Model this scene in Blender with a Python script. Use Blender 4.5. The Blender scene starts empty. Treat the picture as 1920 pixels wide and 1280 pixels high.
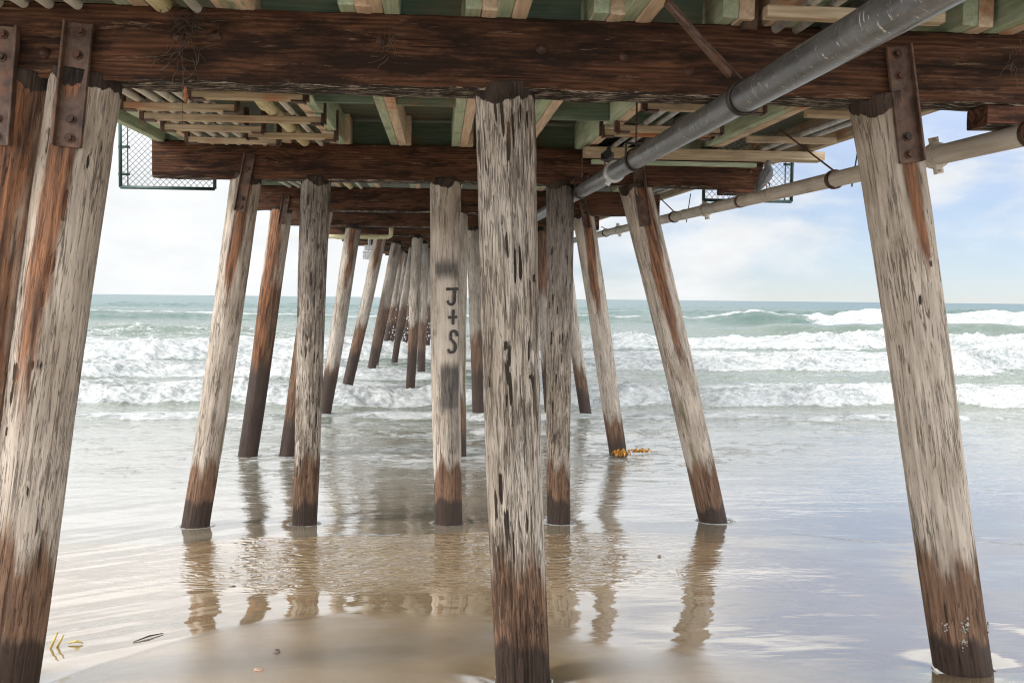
import bpy, bmesh, math, random
import numpy as np
from mathutils import Matrix, Vector
random.seed(7); rng = np.random.default_rng(11)
SC = bpy.context.scene
COL = SC.collection
R = math.radians
# ------------------------------------------------------------------ camera
F = 1800.0                       # focal length in pixels of a 1920 wide frame
CAM = Vector((0.0, 0.0, 2.97))
YAW, PITCH, ROLL = math.atan(138/F), math.atan(81/F), 0.0106
CR = (Matrix.Rotation(-YAW, 3, 'Z') @ Matrix.Rotation(math.pi/2-PITCH, 3, 'X') @ Matrix.Rotation(ROLL, 3, 'Z'))
cd = bpy.data.cameras.new('camera'); cam = bpy.data.objects.new('camera', cd); COL.objects.link(cam)
cam.matrix_world = Matrix.Translation(CAM) @ CR.to_4x4()
cd.sensor_width = 36; cd.lens = F/1920*36; cd.clip_start = .05; cd.clip_end = 20000
SC.camera = cam
def ray(px, py):
    return CR @ Vector(((px-960)/F, -(py-640)/F, -1))
def P(px, py, Y):                # point of the bent plane y = Y
    d = ray(px, py); return CAM + d*((Y-CAM.y)/d.y)
SL = .026                        # the deck climbs gently seaward
def zax(Y): return 2.97+SL*Y
CAPH, CAPW = .437, .28
def zcap(Y): return zax(Y)+1.10          # underside of the cap beams
def zjoist(Y): return zcap(Y)+CAPH       # underside of the joists
JH = .34
# ------------------------------------------------------------------ numpy noise
_T = rng.random((256, 256))
def vnoise(x, y):
    x = np.asarray(x, float); y = np.asarray(y, float)
    xi = np.floor(x).astype(int); yi = np.floor(y).astype(int)
    fx = x-xi; fy = y-yi
    fx = fx*fx*fx*(fx*(fx*6-15)+10); fy = fy*fy*fy*(fy*(fy*6-15)+10)
    a = _T[xi & 255, yi & 255]; b = _T[(xi+1) & 255, yi & 255]
    c = _T[xi & 255, (yi+1) & 255]; d = _T[(xi+1) & 255, (yi+1) & 255]
    return (a*(1-fx)+b*fx)*(1-fy)+(c*(1-fx)+d*fx)*fy
def fbm(x, y, o=4, g=.5):
    s = 0; a = 1; t = 0
    for i in range(o):
        s = s+a*vnoise(x+17.3*i, y-9.1*i); t += a; a *= g; x = x*2.03; y = y*2.03
    return s/t
def sst(a, b, x):
    t = np.clip((x-a)/(b-a), 0, 1); return t*t*(3-2*t)
# ------------------------------------------------------------------ node helpers
class NT:
    def __init__(s, name, mat=True):
        if mat:
            s.m = bpy.data.materials.new(name); s.m.use_nodes = True; s.t = s.m.node_tree
            s.b = s.t.nodes['Principled BSDF']; s.out = s.t.nodes['Material Output']
    def n(s, typ, props=None, **ins):
        nd = s.t.nodes.new(typ)
        for k, v in (props or {}).items(): setattr(nd, k, v)
        for k, v in ins.items(): s.set(nd, k, v)
        return nd
    def set(s, nd, k, v):
        key = int(k[1:]) if k[0] == 'i' and k[1:].isdigit() else k.replace('_', ' ')
        sock = nd.inputs[key]
        if isinstance(v, bpy.types.NodeSocket): s.t.links.new(v, sock)
        elif isinstance(v, bpy.types.Node): s.t.links.new(v.outputs[0], sock)
        else:
            if sock.type == 'RGBA' and len(v) == 3: v = (*v, 1)
            sock.default_value = v
    def math(s, op, a, b=0.0, c=0.0, clamp=False):
        nd = s.n('ShaderNodeMath', {'operation': op, 'use_clamp': clamp}, i0=a, i1=b)
        if op in ('MULTIPLY_ADD', 'SMOOTH_MIN'): s.set(nd, 'i2', c)
        return nd.outputs[0]
    def mix(s, f, a, b, blend='MIX'):
        nd = s.n('ShaderNodeMix', {'data_type': 'RGBA', 'blend_type': blend})
        s.set(nd, 'i0', f); s.set(nd, 'i6', a); s.set(nd, 'i7', b); return nd.outputs[2]
    def mapr(s, v, a, b, c=0.0, d=1.0, kind='SMOOTHSTEP'):
        nd = s.n('ShaderNodeMapRange', {'interpolation_type': kind}, Value=v)
        for k, x in zip(('From Min', 'From Max', 'To Min', 'To Max'), (a, b, c, d)):
            nd.inputs[k].default_value = x
        return nd.outputs[0]
    def noise(s, vec, scale, detail=4, rough=.55, w=None, dist=0.0):
        nd = s.n('ShaderNodeTexNoise', {'noise_dimensions': '4D' if w is not None else '3D'}, Vector=vec, Scale=scale, Detail=detail, Roughness=rough, Distortion=dist)
        if w is not None: s.set(nd, 'W', w)
        return nd.outputs[0]
    def map(s, vec, sc, loc=(0, 0, 0)):
        return s.n('ShaderNodeMapping', None, Vector=vec, Scale=sc, Location=loc).outputs[0]
    def attr(s, name):
        return s.n('ShaderNodeAttribute', {'attribute_name': name}).outputs['Fac']
    def bump(s, h, strength, dist):
        nd = s.n('ShaderNodeBump', None, Height=h, Strength=strength, Distance=dist)
        s.set(s.b, 'Normal', nd.outputs[0]); return nd
    def obj(s): return s.n('ShaderNodeTexCoord').outputs['Object']
    def rnd(s): return s.math('MULTIPLY', s.n('ShaderNodeObjectInfo').outputs['Random'], 40.0)

def mat_pile():
    k = NT('weathered_pile_wood'); o = k.obj(); w = k.rnd()
    n1 = k.noise(k.map(o, (1, 1, .09)), 26, 6, .65, w)
    n0 = k.noise(k.map(o, (1, 1, .5)), 4, 4, .6, w)
    n2 = k.noise(k.map(o, (1, 1, .055)), 58, 4, .62, w, .6)
    n4 = k.noise(k.map(o, (1, 1, .06)), 130, 3, .6, w, .4)
    gate = k.noise(k.map(o, (1, 1, .35)), 5, 3, .6, w)
    thr = k.math('SUBTRACT', k.mapr(gate, .3, .7, .13, -.05, 'LINEAR'), k.attr('crk'))
    cr = k.mapr(k.math('ADD', n2, thr), .345, .375, 1, 0)
    fine = k.mapr(k.math('ADD', n4, k.math('MULTIPLY', thr, .8)), .37, .45, .85, 0)
    ns = k.math('SUBTRACT', k.noise(k.map(o, (1, 1, .16)), 9, 5, .65, w), .5)
    def edge(a, amt, lo=.42, hi=.58): return k.mapr(k.math('MULTIPLY_ADD', ns, amt, k.attr(a)), lo, hi)
    n5 = k.noise(k.map(o, (1, 1, .05)), 24, 3, .55, w, .8)
    thin = k.mapr(k.math('ABSOLUTE', k.math('SUBTRACT', n5, .5)), .006, .026, 1, 0)
    thin = k.math('MULTIPLY', thin, k.mapr(k.noise(k.map(o, (1, 1, .22)), 11, 3, .6, w), .44, .58, .12, 1))
    fine = k.math('MAXIMUM', k.math('MULTIPLY', thin, .75), k.math('MULTIPLY', fine, .7))
    vo = k.n('ShaderNodeTexVoronoi', {'voronoi_dimensions': '4D'}, Vector=k.map(o, (1, 1, .45)), Scale=4.0, W=w).outputs['Distance']
    knot = k.mapr(vo, .05, .085, 1, 0); core = k.mapr(vo, .02, .045, 1, 0)
    c = k.mix(k.mapr(n1, .3, .7), (.325, .274, .230), (.530, .455, .383))
    c = k.mix(k.mapr(n0, .42, .70, 0, .65), c, (.235, .185, .135))
    c = k.mix(k.mapr(k.noise(k.map(o, (1, 1, .25)), 2.3, 4, .65, w), .52, .68, 0, .5), c, (.53, .48, .43))
    dk = k.math('MAXIMUM', k.math('MAXIMUM', cr, fine), k.math('MULTIPLY', k.math('SUBTRACT', knot, core), .9))
    gg = k.mapr(k.math('ADD', k.math('MULTIPLY_ADD', ns, .9, k.attr('gouge')), k.math('MULTIPLY', k.math('SUBTRACT', .5, n2), 1.6)), .48, .58)
    dk = k.math('MAXIMUM', dk, gg)
    c = k.mix(dk, c, k.mix(gg, (.085, .062, .046), (.035, .026, .02)))
    c = k.mix(k.math('MULTIPLY', core, .7), c, (.24, .17, .11))
    alg = edge('algae', 1.2, .45, .75)
    c = k.mix(k.math('MULTIPLY', alg, .8), c, k.mix(n1, (.03, .035, .012), (.17, .145, .05)))
    ns2 = k.math('SUBTRACT', k.noise(k.map(o, (1, 1, .28)), 5.5, 5, .7, w), .5)
    wet = k.mapr(k.math('MULTIPLY_ADD', ns2, .75, k.math('MULTIPLY_ADD', ns, .55, k.attr('wet'))), .33, .67)
    br = k.mix(k.mapr(n1, .3, .68), (.080, .046, .031), (.222, .130, .082))
    br = k.mix(k.math('MULTIPLY', dk, .8), br, (.028, .016, .011))
    c = k.mix(wet, c, br)
    ru = edge('rust', .9, .36, .7)
    rc = k.mix(k.mapr(n1, .34, .72), (.055, .027, .018), (.31, .128, .056))
    rc = k.mix(k.math('MULTIPLY', cr, .8), rc, (.03, .016, .012))
    c = k.mix(k.math('MULTIPLY', ru, .93), c, rc)
    ch = k.math('MULTIPLY', k.attr('char'), k.mapr(k.math('ADD', k.math('MULTIPLY', n1, .6), k.math('MULTIPLY', ns2, .8)), .08, .42, .65, 1.25, 'LINEAR'), 0, True)
    c = k.mix(k.math('MULTIPLY', k.attr('pale'), .75), c, k.mix(n1, (.47, .40, .34), (.62, .545, .47)))
    c = k.mix(k.math('MULTIPLY', ch, .86), c, k.mix(n1, (.028, .026, .027), (.085, .08, .08)))
    dark = edge('dark', .6, .34, .68)
    c = k.mix(dark, c, k.mix(n1, (.025, .016, .012), (.068, .042, .031)))
    tar = edge('tar', 1.0, .47, .53)
    c = k.mix(tar, c, k.mix(k.mapr(n0, .35, .65), (.012, .009, .008), (.075, .052, .040)))
    k.set(k.b, 'Base Color', c)
    k.set(k.b, 'Roughness', k.mix(dark, (.9,)*3, (.55,)*3)); k.set(k.b, 'Specular IOR Level', .3)
    k.bump(k.math('ADD', k.math('MULTIPLY', dk, -1.0), k.math('MULTIPLY', n1, .6)), .9, .014)
    return k.m

def mat_cap(name, lo, hi, black, blot=.5):
    # heavy creosoted timber, grain along local x
    k = NT(name); o = k.obj(); w = k.rnd()
    warp = k.noise(k.map(o, (.42, 2.6, 2.6)), 1.7, 4, .5, w)
    sep = k.n('ShaderNodeSeparateXYZ', None, Vector=o)
    ph = k.math('MULTIPLY_ADD', warp, .20, k.math('MULTIPLY_ADD', sep.outputs[1], .6, sep.outputs[2]))
    kn = k.n('ShaderNodeTexVoronoi', {'voronoi_dimensions': '4D'}, Vector=k.map(o, (.55, 1.6, 1.6)), Scale=1.7, W=w).outputs['Distance']
    ph = k.math('MULTIPLY_ADD', k.mapr(kn, .0, .30, 1, 0), .085, ph)
    ring = k.math('MULTIPLY_ADD', k.math('SINE', k.math('MULTIPLY', ph, 190.0)), .5, .5)
    chk = k.noise(k.map(o, (.018, 1, 1)), 48, 2, .5, w, .15)
    chk = k.mapr(chk, .30, .335, 1, 0)
    n1 = k.noise(k.map(o, (.035, 1, 1)), 75, 5, .7, w)
    n2 = k.noise(k.map(o, (.2, 1, 1)), 8.5, 6, .7, w)
    n3 = k.noise(k.map(o, (.6, 1, 1)), 2.2, 3, .6, w)
    g = k.math('ADD', k.math('MULTIPLY', ring, .13), k.math('MULTIPLY', n1, .8))
    c = k.mix(k.mapr(g, .30, .78), lo, hi)
    c = k.mix(k.mapr(n2, .46, .60, 0, .92), c, black)
    c = k.mix(k.mapr(n3, .45, .7, 0, blot), c, black)
    c = k.mix(k.math('MAXIMUM', chk, k.mapr(kn, .035, .05, .85, 0)), c, black)
    c = k.mix(k.mapr(k.noise(k.map(o, (.1, 1, 1)), 22, 5, .8, w), .57, .68, 0, .5), c, (.31, .19, .12))
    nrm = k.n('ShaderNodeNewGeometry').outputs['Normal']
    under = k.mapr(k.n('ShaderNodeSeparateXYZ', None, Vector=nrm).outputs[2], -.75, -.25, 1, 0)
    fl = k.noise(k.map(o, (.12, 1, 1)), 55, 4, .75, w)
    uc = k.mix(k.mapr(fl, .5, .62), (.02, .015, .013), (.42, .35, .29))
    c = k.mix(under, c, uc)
    vo = k.n('ShaderNodeTexVoronoi', {'voronoi_dimensions': '4D'}, Vector=k.map(o, (2.5, 2.5, .4)), Scale=14.0, W=w).outputs['Distance']
    drip = k.math('MULTIPLY', k.mapr(vo, .04, .07, 1, 0), k.mapr(k.noise(o, 1.7, 2, .5, w), .57, .66))
    c = k.mix(drip, c, (.38, .33, .27))
    k.set(k.b, 'Base Color', c); k.set(k.b, 'Roughness', .85); k.set(k.b, 'Specular IOR Level', .25)
    k.bump(k.math('SUBTRACT', k.math('ADD', g, k.math('MULTIPLY', under, fl)), chk), .8, .010)
    return k.m

def mat_board(name, c1, c2, stain=(.40, .13, .04), amt=.8, mould=.5):
    k = NT(name); o = k.obj(); w = k.rnd()
    n1 = k.noise(k.map(o, (.06, 1, 1)), 40, 4, .6, w); n2 = k.noise(k.map(o, (.5, 1, 1)), 4, 4, .6, w)
    n3 = k.noise(k.map(o, (.6, 1, 1)), 2.1, 4, .65, w)
    c = k.mix(k.mapr(n1, .3, .7), c1, c2)
    c = k.mix(k.mapr(n3, .53, .70, 0, amt), c, stain)
    c = k.mix(k.mapr(n2, .52, .75, 0, mould), c, (.03, .03, .022))
    k.set(k.b, 'Base Color', c); k.set(k.b, 'Roughness', .75); k.bump(n1, .4, .004)
    return k.m

def mat_metal(name, c1, c2, rough, metal, rs=9, rust=None, ramt=0):
    k = NT(name); o = k.obj(); w = k.rnd()
    n1 = k.noise(o, rs, 6, .7, w); n2 = k.noise(o, 60, 3, .6, w)
    c = k.mix(k.mapr(n1, .35, .65), c1, c2)
    if rust: c = k.mix(k.mapr(k.noise(k.map(o, (.8, 1, 1)), 6, 5, .7, w), .52, .68, 0, ramt), c, rust)
    k.set(k.b, 'Base Color', c); k.set(k.b, 'Metallic', metal)
    k.set(k.b, 'Roughness', k.mapr(n1, .3, .7, rough-.12, rough+.12, 'LINEAR')); k.bump(k.math('ADD', n1, n2), .45, .004)
    return k.m

def mat_grey_pipe():
    k = NT('galvanised_pipe_wrap'); o = k.obj(); w = k.rnd()
    n1 = k.noise(k.map(o, (.25, 1, 1)), 14, 5, .65)
    sx = k.n('ShaderNodeSeparateXYZ', None, Vector=o)
    bend = k.math('MULTIPLY_ADD', k.noise(o, 7, 2, .5), .05, sx.outputs[0])
    lines = k.noise(k.n('ShaderNodeCombineXYZ', None, X=k.math('MULTIPLY', bend, 26.0)), 1.0, 2, .5)
    ln = k.math('MULTIPLY', k.mapr(k.math('ABSOLUTE', k.math('SUBTRACT', lines, .5)), .0, .010, 1, 0), k.mapr(k.noise(o, 16, 4, .7), .52, .62))
    pat = k.noise(k.n('ShaderNodeCombineXYZ', None, X=sx.outputs[0]), .9, 2, .5)
    c = k.mix(k.mapr(n1, .3, .7), (.10, .104, .112), (.21, .212, .22))
    c = k.mix(k.mapr(pat, .45, .58, 0, .5), c, (.11, .115, .12))
    c = k.mix(ln, c, (.75, .73, .68))
    c = k.mix(k.mapr(k.noise(o, 28, 3, .6), .66, .72), c, (.65, .62, .56))
    k.set(k.b, 'Base Color', c); k.set(k.b, 'Metallic', .35)
    k.set(k.b, 'Roughness', k.mapr(n1, .3, .7, .26, .38, 'LINEAR')); k.bump(k.math('ADD', k.math('MULTIPLY', n1, .3), ln), .2, .002)
    return k.m

def mat_plain(name, c, rough=.6, var=.25, scale=12, metal=0):
    k = NT(name); o = k.obj(); n1 = k.noise(o, scale, 4, .6, k.rnd())
    d = tuple(x*(1-var) for x in c); e = tuple(min(1, x*(1+var)) for x in c)
    k.set(k.b, 'Base Color', k.mix(k.mapr(n1, .3, .7), d, e)); k.set(k.b, 'Roughness', rough); k.set(k.b, 'Metallic', metal)
    k.bump(n1, .3, .004)
    return k.m

MT = dict(
    pile=mat_pile(),
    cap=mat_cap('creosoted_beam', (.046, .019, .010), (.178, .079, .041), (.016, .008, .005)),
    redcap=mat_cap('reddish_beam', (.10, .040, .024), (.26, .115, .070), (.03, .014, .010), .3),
    green=mat_board('green_treated_board', (.30, .395, .275), (.50, .56, .42), amt=.5, mould=.55),
    dgreen=mat_board('dark_green_board', (.095, .15, .11), (.165, .225, .165), amt=.35, mould=.4),
    tan=mat_board('tan_treated_board', (.52, .385, .28), (.72, .575, .44), amt=.8, mould=.35),
    tang=mat_board('tan_green_board', (.33, .255, .17), (.56, .45, .32), amt=.9, mould=.45),
    deck=mat_board('old_deck_plank', (.07, .09, .068), (.165, .175, .13), amt=.3),
    rust=mat_metal('rusty_steel', (.050, .029, .022), (.16, .098, .072), .62, .25, 8, (.20, .080, .036), .6),
    rustdk=mat_metal('dark_rusty_steel', (.030, .017, .013), (.11, .05, .03), .6, .3),
    galv=mat_metal('galvanised_steel', (.34, .34, .34), (.62, .62, .62), .42, .5, 6),
    blackm=mat_metal('blackened_clamp', (.016, .014, .013), (.07, .052, .04), .5, .4),
    pvc=mat_board('white_plastic_pipe', (.52, .51, .46), (.68, .67, .62), (.33, .24, .15), .5, .35),
    cream=mat_board('cream_plastic_pipe', (.55, .49, .28), (.72, .66, .42), (.38, .30, .14), .4, .35),
    wpipe=mat_board('pale_painted_pipe', (.45, .40, .345), (.60, .55, .485), (.36, .24, .14), .55, .3),
    gpipe=mat_grey_pipe(),
    fence=mat_plain('dark_green_coated_steel', (.018, .05, .042), .45),
    wire=mat_plain('coated_fence_wire', (.10, .12, .12), .5),
    box=mat_plain('pale_grey_plastic', (.55, .56, .56), .5),
    paint=mat_plain('faded_black_paint', (.045, .038, .035), .8, .5, 40),
    kelp=mat_plain('orange_kelp', (.58, .27, .04), .35, .5, 30),
    reed=mat_plain('yellow_reed', (.66, .52, .20), .5, .3, 20),
    stone=mat_plain('wet_pebble', (.16, .12, .10), .3, .5, 30),
    shell=mat_plain('broken_shell', (.50, .33, .24), .45, .35, 30),
    stick=mat_plain('waterlogged_stick', (.025, .02, .017), .5, .4, 30),
    web=mat_plain('dusty_web', (.085, .065, .048), .9, .5, 30),
    nest=mat_plain('dry_straw', (.05, .036, .026), .9, .6, 30),
    leaf=mat_plain('dry_leaf', (.24, .09, .035), .8, .4, 30),
    bird=mat_board('pigeon_plumage', (.13, .14, .155), (.23, .235, .25), (.07, .07, .08), .6),
    birdk=mat_board('dark_plumage', (.025, .026, .03), (.075, .075, .085), (.14, .14, .15), .5),
    leg=mat_plain('pigeon_leg', (.35, .10, .08), .6),
    barn=mat_plain('barnacle_shell', (.30, .28, .235), .85, .5, 60),
    foamsolid=mat_plain('sea_foam', (.82, .83, .82), .8, .06, 25),
)
# ------------------------------------------------------------------ mesh helpers
def link(name, me, mat=None, parent=None, mw=None, smooth=True):
    o = bpy.data.objects.new(name, me); COL.objects.link(o)
    if mat: me.materials.append(mat)
    if smooth and len(me.polygons): me.polygons.foreach_set('use_smooth', [True]*len(me.polygons))
    mw = mw or Matrix()
    if parent is not None:
        o.parent = parent; o.matrix_parent_inverse = Matrix(); o.matrix_basis = ROOT[parent.name].inverted() @ mw
        ROOT[o.name] = mw
    else:
        o.matrix_basis = mw; ROOT[o.name] = mw
    return o
ROOT = {}
def empty(name, loc):
    o = bpy.data.objects.new(name, None); COL.objects.link(o); o.location = loc
    o.empty_display_size = .1; ROOT[o.name] = Matrix.Translation(loc); return o
def tag(o, label=None, cat=None, group=None, kind=None):
    if label: o['label'] = label
    if cat: o['category'] = cat
    if group: o['group'] = group
    if kind or cat: o['kind'] = kind or 'thing'
    return o
class MB:
    def __init__(s): s.v = []; s.f = []
    def add(s, vs, fs):
        b = len(s.v); s.v += [tuple(v) for v in vs]; s.f += [tuple(i+b for i in f) for f in fs]; return s
    def loft(s, rings, cap=True, close=True):
        n = len(rings[0]); vs = [p for r in rings for p in r]; fs = []
        for i in range(len(rings)-1):
            for j in range(n if close else n-1):
                a = i*n+j; b = i*n+(j+1) % n
                fs.append((a, b, b+n, a+n))
        if cap: fs.append(tuple(range(n-1, -1, -1))); fs.append(tuple(range((len(rings)-1)*n, len(rings)*n)))
        return s.add(vs, fs)
    def box(s, c, sz, M=None):
        hx, hy, hz = (x/2 for x in sz)
        vs = [Vector((x, y, z)) for x in (-hx, hx) for y in (-hy, hy) for z in (-hz, hz)]
        c = Vector(c)
        vs = [(M @ v if M else v)+c for v in vs]
        return s.add(vs, [(0, 1, 3, 2), (4, 6, 7, 5), (0, 4, 5, 1), (2, 3, 7, 6), (0, 2, 6, 4), (1, 5, 7, 3)])
    def tube(s, pts, r, n=10, cap=True):
        pts = [Vector(p) for p in pts]; rs = r if isinstance(r, (list, tuple)) else [r]*len(pts)
        rings = []; up = None
        for i, p in enumerate(pts):
            t = (pts[min(i+1, len(pts)-1)]-pts[max(i-1, 0)]).normalized()
            if up is None: up = t.orthogonal().normalized()
            up = (up-t*up.dot(t)).normalized(); sd = t.cross(up)
            rings.append([p+(up*math.cos(a)+sd*math.sin(a))*rs[i] for a in (2*math.pi*j/n for j in range(n))])
        return s.loft(rings, cap)
    def build(s, name, mat, parent=None, mw=None, smooth=True):
        me = bpy.data.meshes.new(name); me.from_pydata(s.v, [], s.f); me.update()
        return link(name, me, mat, parent, mw, smooth)
def frame(p0, p1, up=Vector((0, 0, 1))):
    x = (p1-p0).normalized(); y = up.cross(x).normalized(); z = x.cross(y)
    M = Matrix((x, y, z)).transposed().to_4x4(); M.translation = (p0+p1)/2; return M
def beam_mb(L, w, h, ch=.012, seg=None, rough=0.0, seed=0):
    """timber with eased edges along local x"""
    seg = seg or max(2, int(L/.12)); mb = MB(); hy, hz = w/2, h/2
    k = 5
    def side(a, b): return [(a[0]+(b[0]-a[0])*i/k, a[1]+(b[1]-a[1])*i/k) for i in range(k)]
    c = [(-hy+ch, -hz), (hy-ch, -hz), (hy, -hz+ch), (hy, hz-ch), (hy-ch, hz), (-hy+ch, hz), (-hy, hz-ch), (-hy, -hz+ch)]
    prof = []
    for i in range(8):
        prof += side(c[i], c[(i+1) % 8]) if i % 2 == 0 else [c[i]]
    rings = []
    for i in range(seg+1):
        x = -L/2+L*i/seg; r = []
        for j, (y, z) in enumerate(prof):
            if rough:
                q = (vnoise(x*6+seed, j*.9)-.5)*rough+(vnoise(x*25+seed, j*1.7)-.5)*rough*.6
                y += q*(1 if y > 0 else -1); z += q*(1 if z > 0 else -1)*(1.6 if z < 0 else .5)
            r.append((x, y, z))
        rings.append(r)
    mb.loft(rings)
    return mb
def sharp(o, ang=40):
    me = o.data; bm = bmesh.new(); bm.from_mesh(me)
    for e in bm.edges:
        if len(e.link_faces) == 2 and e.calc_face_angle(0) > R(ang): e.smooth = False
    bm.to_mesh(me); bm.free(); return o
def beam(name, p0, p1, w, h, mat, parent=None, rough=0.0, ch=.01, seed=0, seg=None):
    p0 = Vector(p0); p1 = Vector(p1)
    return sharp(beam_mb((p1-p0).length, w, h, ch, seg, rough, seed).build(name, mat, parent, frame(p0, p1)))
def pipe(name, p0, p1, r, mat, parent=None, n=20, sag=.0):
    p0 = Vector(p0); p1 = Vector(p1); L = (p1-p0).length; k = max(2, int(L/.5))
    mb = MB().tube([(-L/2+L*i/k, sag*math.sin(i*1.9), sag*math.cos(i*1.3)) for i in range(k+1)], r, n)
    return sharp(mb.build(name, mat, parent, frame(p0, p1)))
def ringband(mb, M, r0, r1, w, n=24, x=0.0):
    """flat band round local x axis"""
    prof = [(-w/2, r0), (w/2, r0), (w/2, r1), (-w/2, r1)]
    rings = [[M @ Vector((x+a, rr*math.cos(t), rr*math.sin(t))) for a, rr in prof] for t in (2*math.pi*i/n for i in range(n+1))]
    mb.loft(rings, cap=False)
ORD = ['zeroth', 'first', 'second', 'third', 'fourth', 'fifth', 'sixth', 'seventh', 'eighth', 'ninth', 'tenth', 'eleventh', 'twelfth', 'thirteenth', 'fourteenth']

# ------------------------------------------------------------------ the beach
_gy = [-12, 0, 6, 9, 12, 15, 18, 24, 60, 8000]; _gz = [2.2, 1.35, .57, .32, .13, .03, -.09, -.45, -3.0, -60]
def sand_base(Y): return np.interp(Y, _gy, _gz)
SCOUR = []          # (x, y, radius, depth) filled from the pile feet
def film_edge(X):   # seaward of this line the sand carries a mirror of water
    return np.interp(X, [-6, -3, -2.4, -1.96, -1.6, -1.2, -.8, .2, 1.2, 2.4, 4, 8], [4.6, 5.3, 6.05, 6.7, 7.15, 7.5, 7.7, 7.3, 6.6, 6.0, 5.2, 5.0])
def sand_z(X, Y):
    X = np.asarray(X, float); Y = np.asarray(Y, float)
    ys = Y+.5*(fbm(X*.25, Y*.2, 2)-.5)
    z = (sand_base(ys-.5)+sand_base(ys)+sand_base(ys+.5))/3
    near = sst(20, 10, Y)
    z = z+near*.05*(fbm(X*.35+3, Y*.5, 3)-.5)
    # long low swash ridges running obliquely on the seaward left side
    u = Y*.77-X*.64
    z = z+near*sst(-1.0, -2.2, X)*sst(5.6, 6.6, Y)*.017*(fbm(u*2.6+2, X*.35, 3)-.5)*2
    z = z+near*.006*(fbm(X*1.7, Y*2.6, 3)-.5)
    fe = film_edge(X)+.14*(fbm(X*1.1, X*0+4, 3)-.5)
    z = z+.008*sst(.05, -.10, Y-fe)*sst(-1.2, -.2, Y-fe)*sst(-.3, -1.2, X)
    for (sx, sy, r, d) in SCOUR:
        q = np.hypot(X-sx, (Y-sy)*.9)/r
        z = z-d*np.exp(-q*q*1.4)
    return z
def ground_hit(px, py, z=None):
    d = ray(px, py)
    t = 3.0
    for i in range(4000):
        p = CAM+d*t
        g = max(float(sand_base(p.y)), 0.0) if z is None else z
        if p.z <= g: break
        t += .01
    return CAM+d*t

# ------------------------------------------------------------------ piles
# (bent, top px, foot px, top width px, foot width px, options)
PILES = []
def pile(bent, top, foot, wt, wb, label, **kw): PILES.append((bent, top, foot, wt, wb, label, kw))
pile(1, (52, 160), (-112, 1262), 116, 112, 'dark reddish brown pile at the left edge, half hidden by a pale leaning pile', rust=(0, 1.6, 9, .9), brown=.8)
pile(1, (161, 174), (8, 1263), 128, 120, 'pale grey leaning pile with orange rust streak, nearest on the left', rust=(-.15, .55, 2.6, 1), wet=.80, dark=.27, ngouge=14, gpx=[(49, 695, 8, 20), (45, 730, 4, 28), (96, 680, 3, 9), (88, 680, 3, 9), (103, 682, 3, 8), (112, 684, 3, 5), (120, 500, 4, 26), (107, 560, 4, 20)])
pile(1, (944, 172), (980, 1279), 112, 104, 'thick upright cracked grey pile in front, nearest at the centre', rust=(.1, .1, .55, .5), wet=.80, dark=.28, cracky=1, ngouge=10,
     gpx=[(924, 215, 4, 26), (936, 228, 6, 42), (946, 275, 6, 38), (955, 250, 3, 40), (918, 335, 3, 26), (972, 222, 4, 22), (984, 232, 3, 20), (960, 480, 5, 34), (972, 496, 5, 36), (947, 462, 4, 28), (962, 512, 4, 26), (946, 645, 5, 10), (951, 692, 4, 26), (955, 722, 4, 34), (947, 750, 3, 22), (938, 905, 7, 34), (948, 985, 7, 52), (929, 940, 5, 34), (934, 1040, 6, 40), (906, 524, 5, 9), (1000, 522, 5, 9), (994, 703, 5, 8), (917, 714, 5, 12), (985, 960, 3, 30), (962, 1010, 3, 40)])
pile(1, (1654, 192), (1809, 1262), 116, 104, 'smooth pale beige leaning pile, nearest on the right', rust=(.25, .38, 1.35, 1), wet=.86, dark=.30, crk=-.035, ngouge=8, gpx=[(1720, 496, 7, 9), (1742, 510, 4, 26), (1750, 490, 3, 30)])
pile(2, (463, 338), (369, 977), 56, 51, 'slim grey leaning pile with a rusty bracket, left side of the second row', rust=(.05, .5, 1.9, .95), wet=.75, dark=.3, algae=(1.2, .5))
pile(2, (593, 338), (570, 987), 55, 46, 'upright grey pile blotched with dark gouges, second row left of the lettered pile', wet=.85, dark=.3, cracky=1, ngouge=60, grime=.5)
pile(2, (834, 350), (840, 981), 58, 52, 'upright pale pile lettered J+S in black paint', wet=.75, dark=.32, letters=1, algae=(1.15, .35))
pile(2, (1049, 355), (1048, 976), 52, 43, 'upright mottled pile with flaking dark patches, second row right of the thick front pile', wet=.75, dark=.3, cracky=1, ngouge=90, algae=(1.0, .6), grime=.75)
pile(2, (1192, 346), (1342, 990), 60, 52, 'leaning pile streaked with long orange rust, right side of the second row', rust=(.1, .5, 2.8, 1.1), wet=.95, dark=.34, algae=(-.6, .75))
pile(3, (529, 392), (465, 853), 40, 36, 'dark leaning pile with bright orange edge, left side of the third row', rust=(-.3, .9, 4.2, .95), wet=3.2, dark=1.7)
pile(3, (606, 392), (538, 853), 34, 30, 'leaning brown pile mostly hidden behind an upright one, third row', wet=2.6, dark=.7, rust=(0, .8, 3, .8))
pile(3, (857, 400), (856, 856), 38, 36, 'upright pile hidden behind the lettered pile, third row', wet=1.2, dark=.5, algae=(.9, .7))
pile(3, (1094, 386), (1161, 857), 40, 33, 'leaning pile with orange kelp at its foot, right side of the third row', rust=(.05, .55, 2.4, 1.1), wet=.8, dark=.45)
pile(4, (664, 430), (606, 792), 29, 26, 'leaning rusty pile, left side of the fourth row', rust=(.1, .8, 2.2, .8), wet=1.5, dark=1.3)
pile(4, (888, 430), (899, 788), 27, 27, 'upright dark pile just left of the thick front pile, fourth row', wet=2.2, dark=1.3, rust=(0, .9, 1.2, .4))
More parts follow.
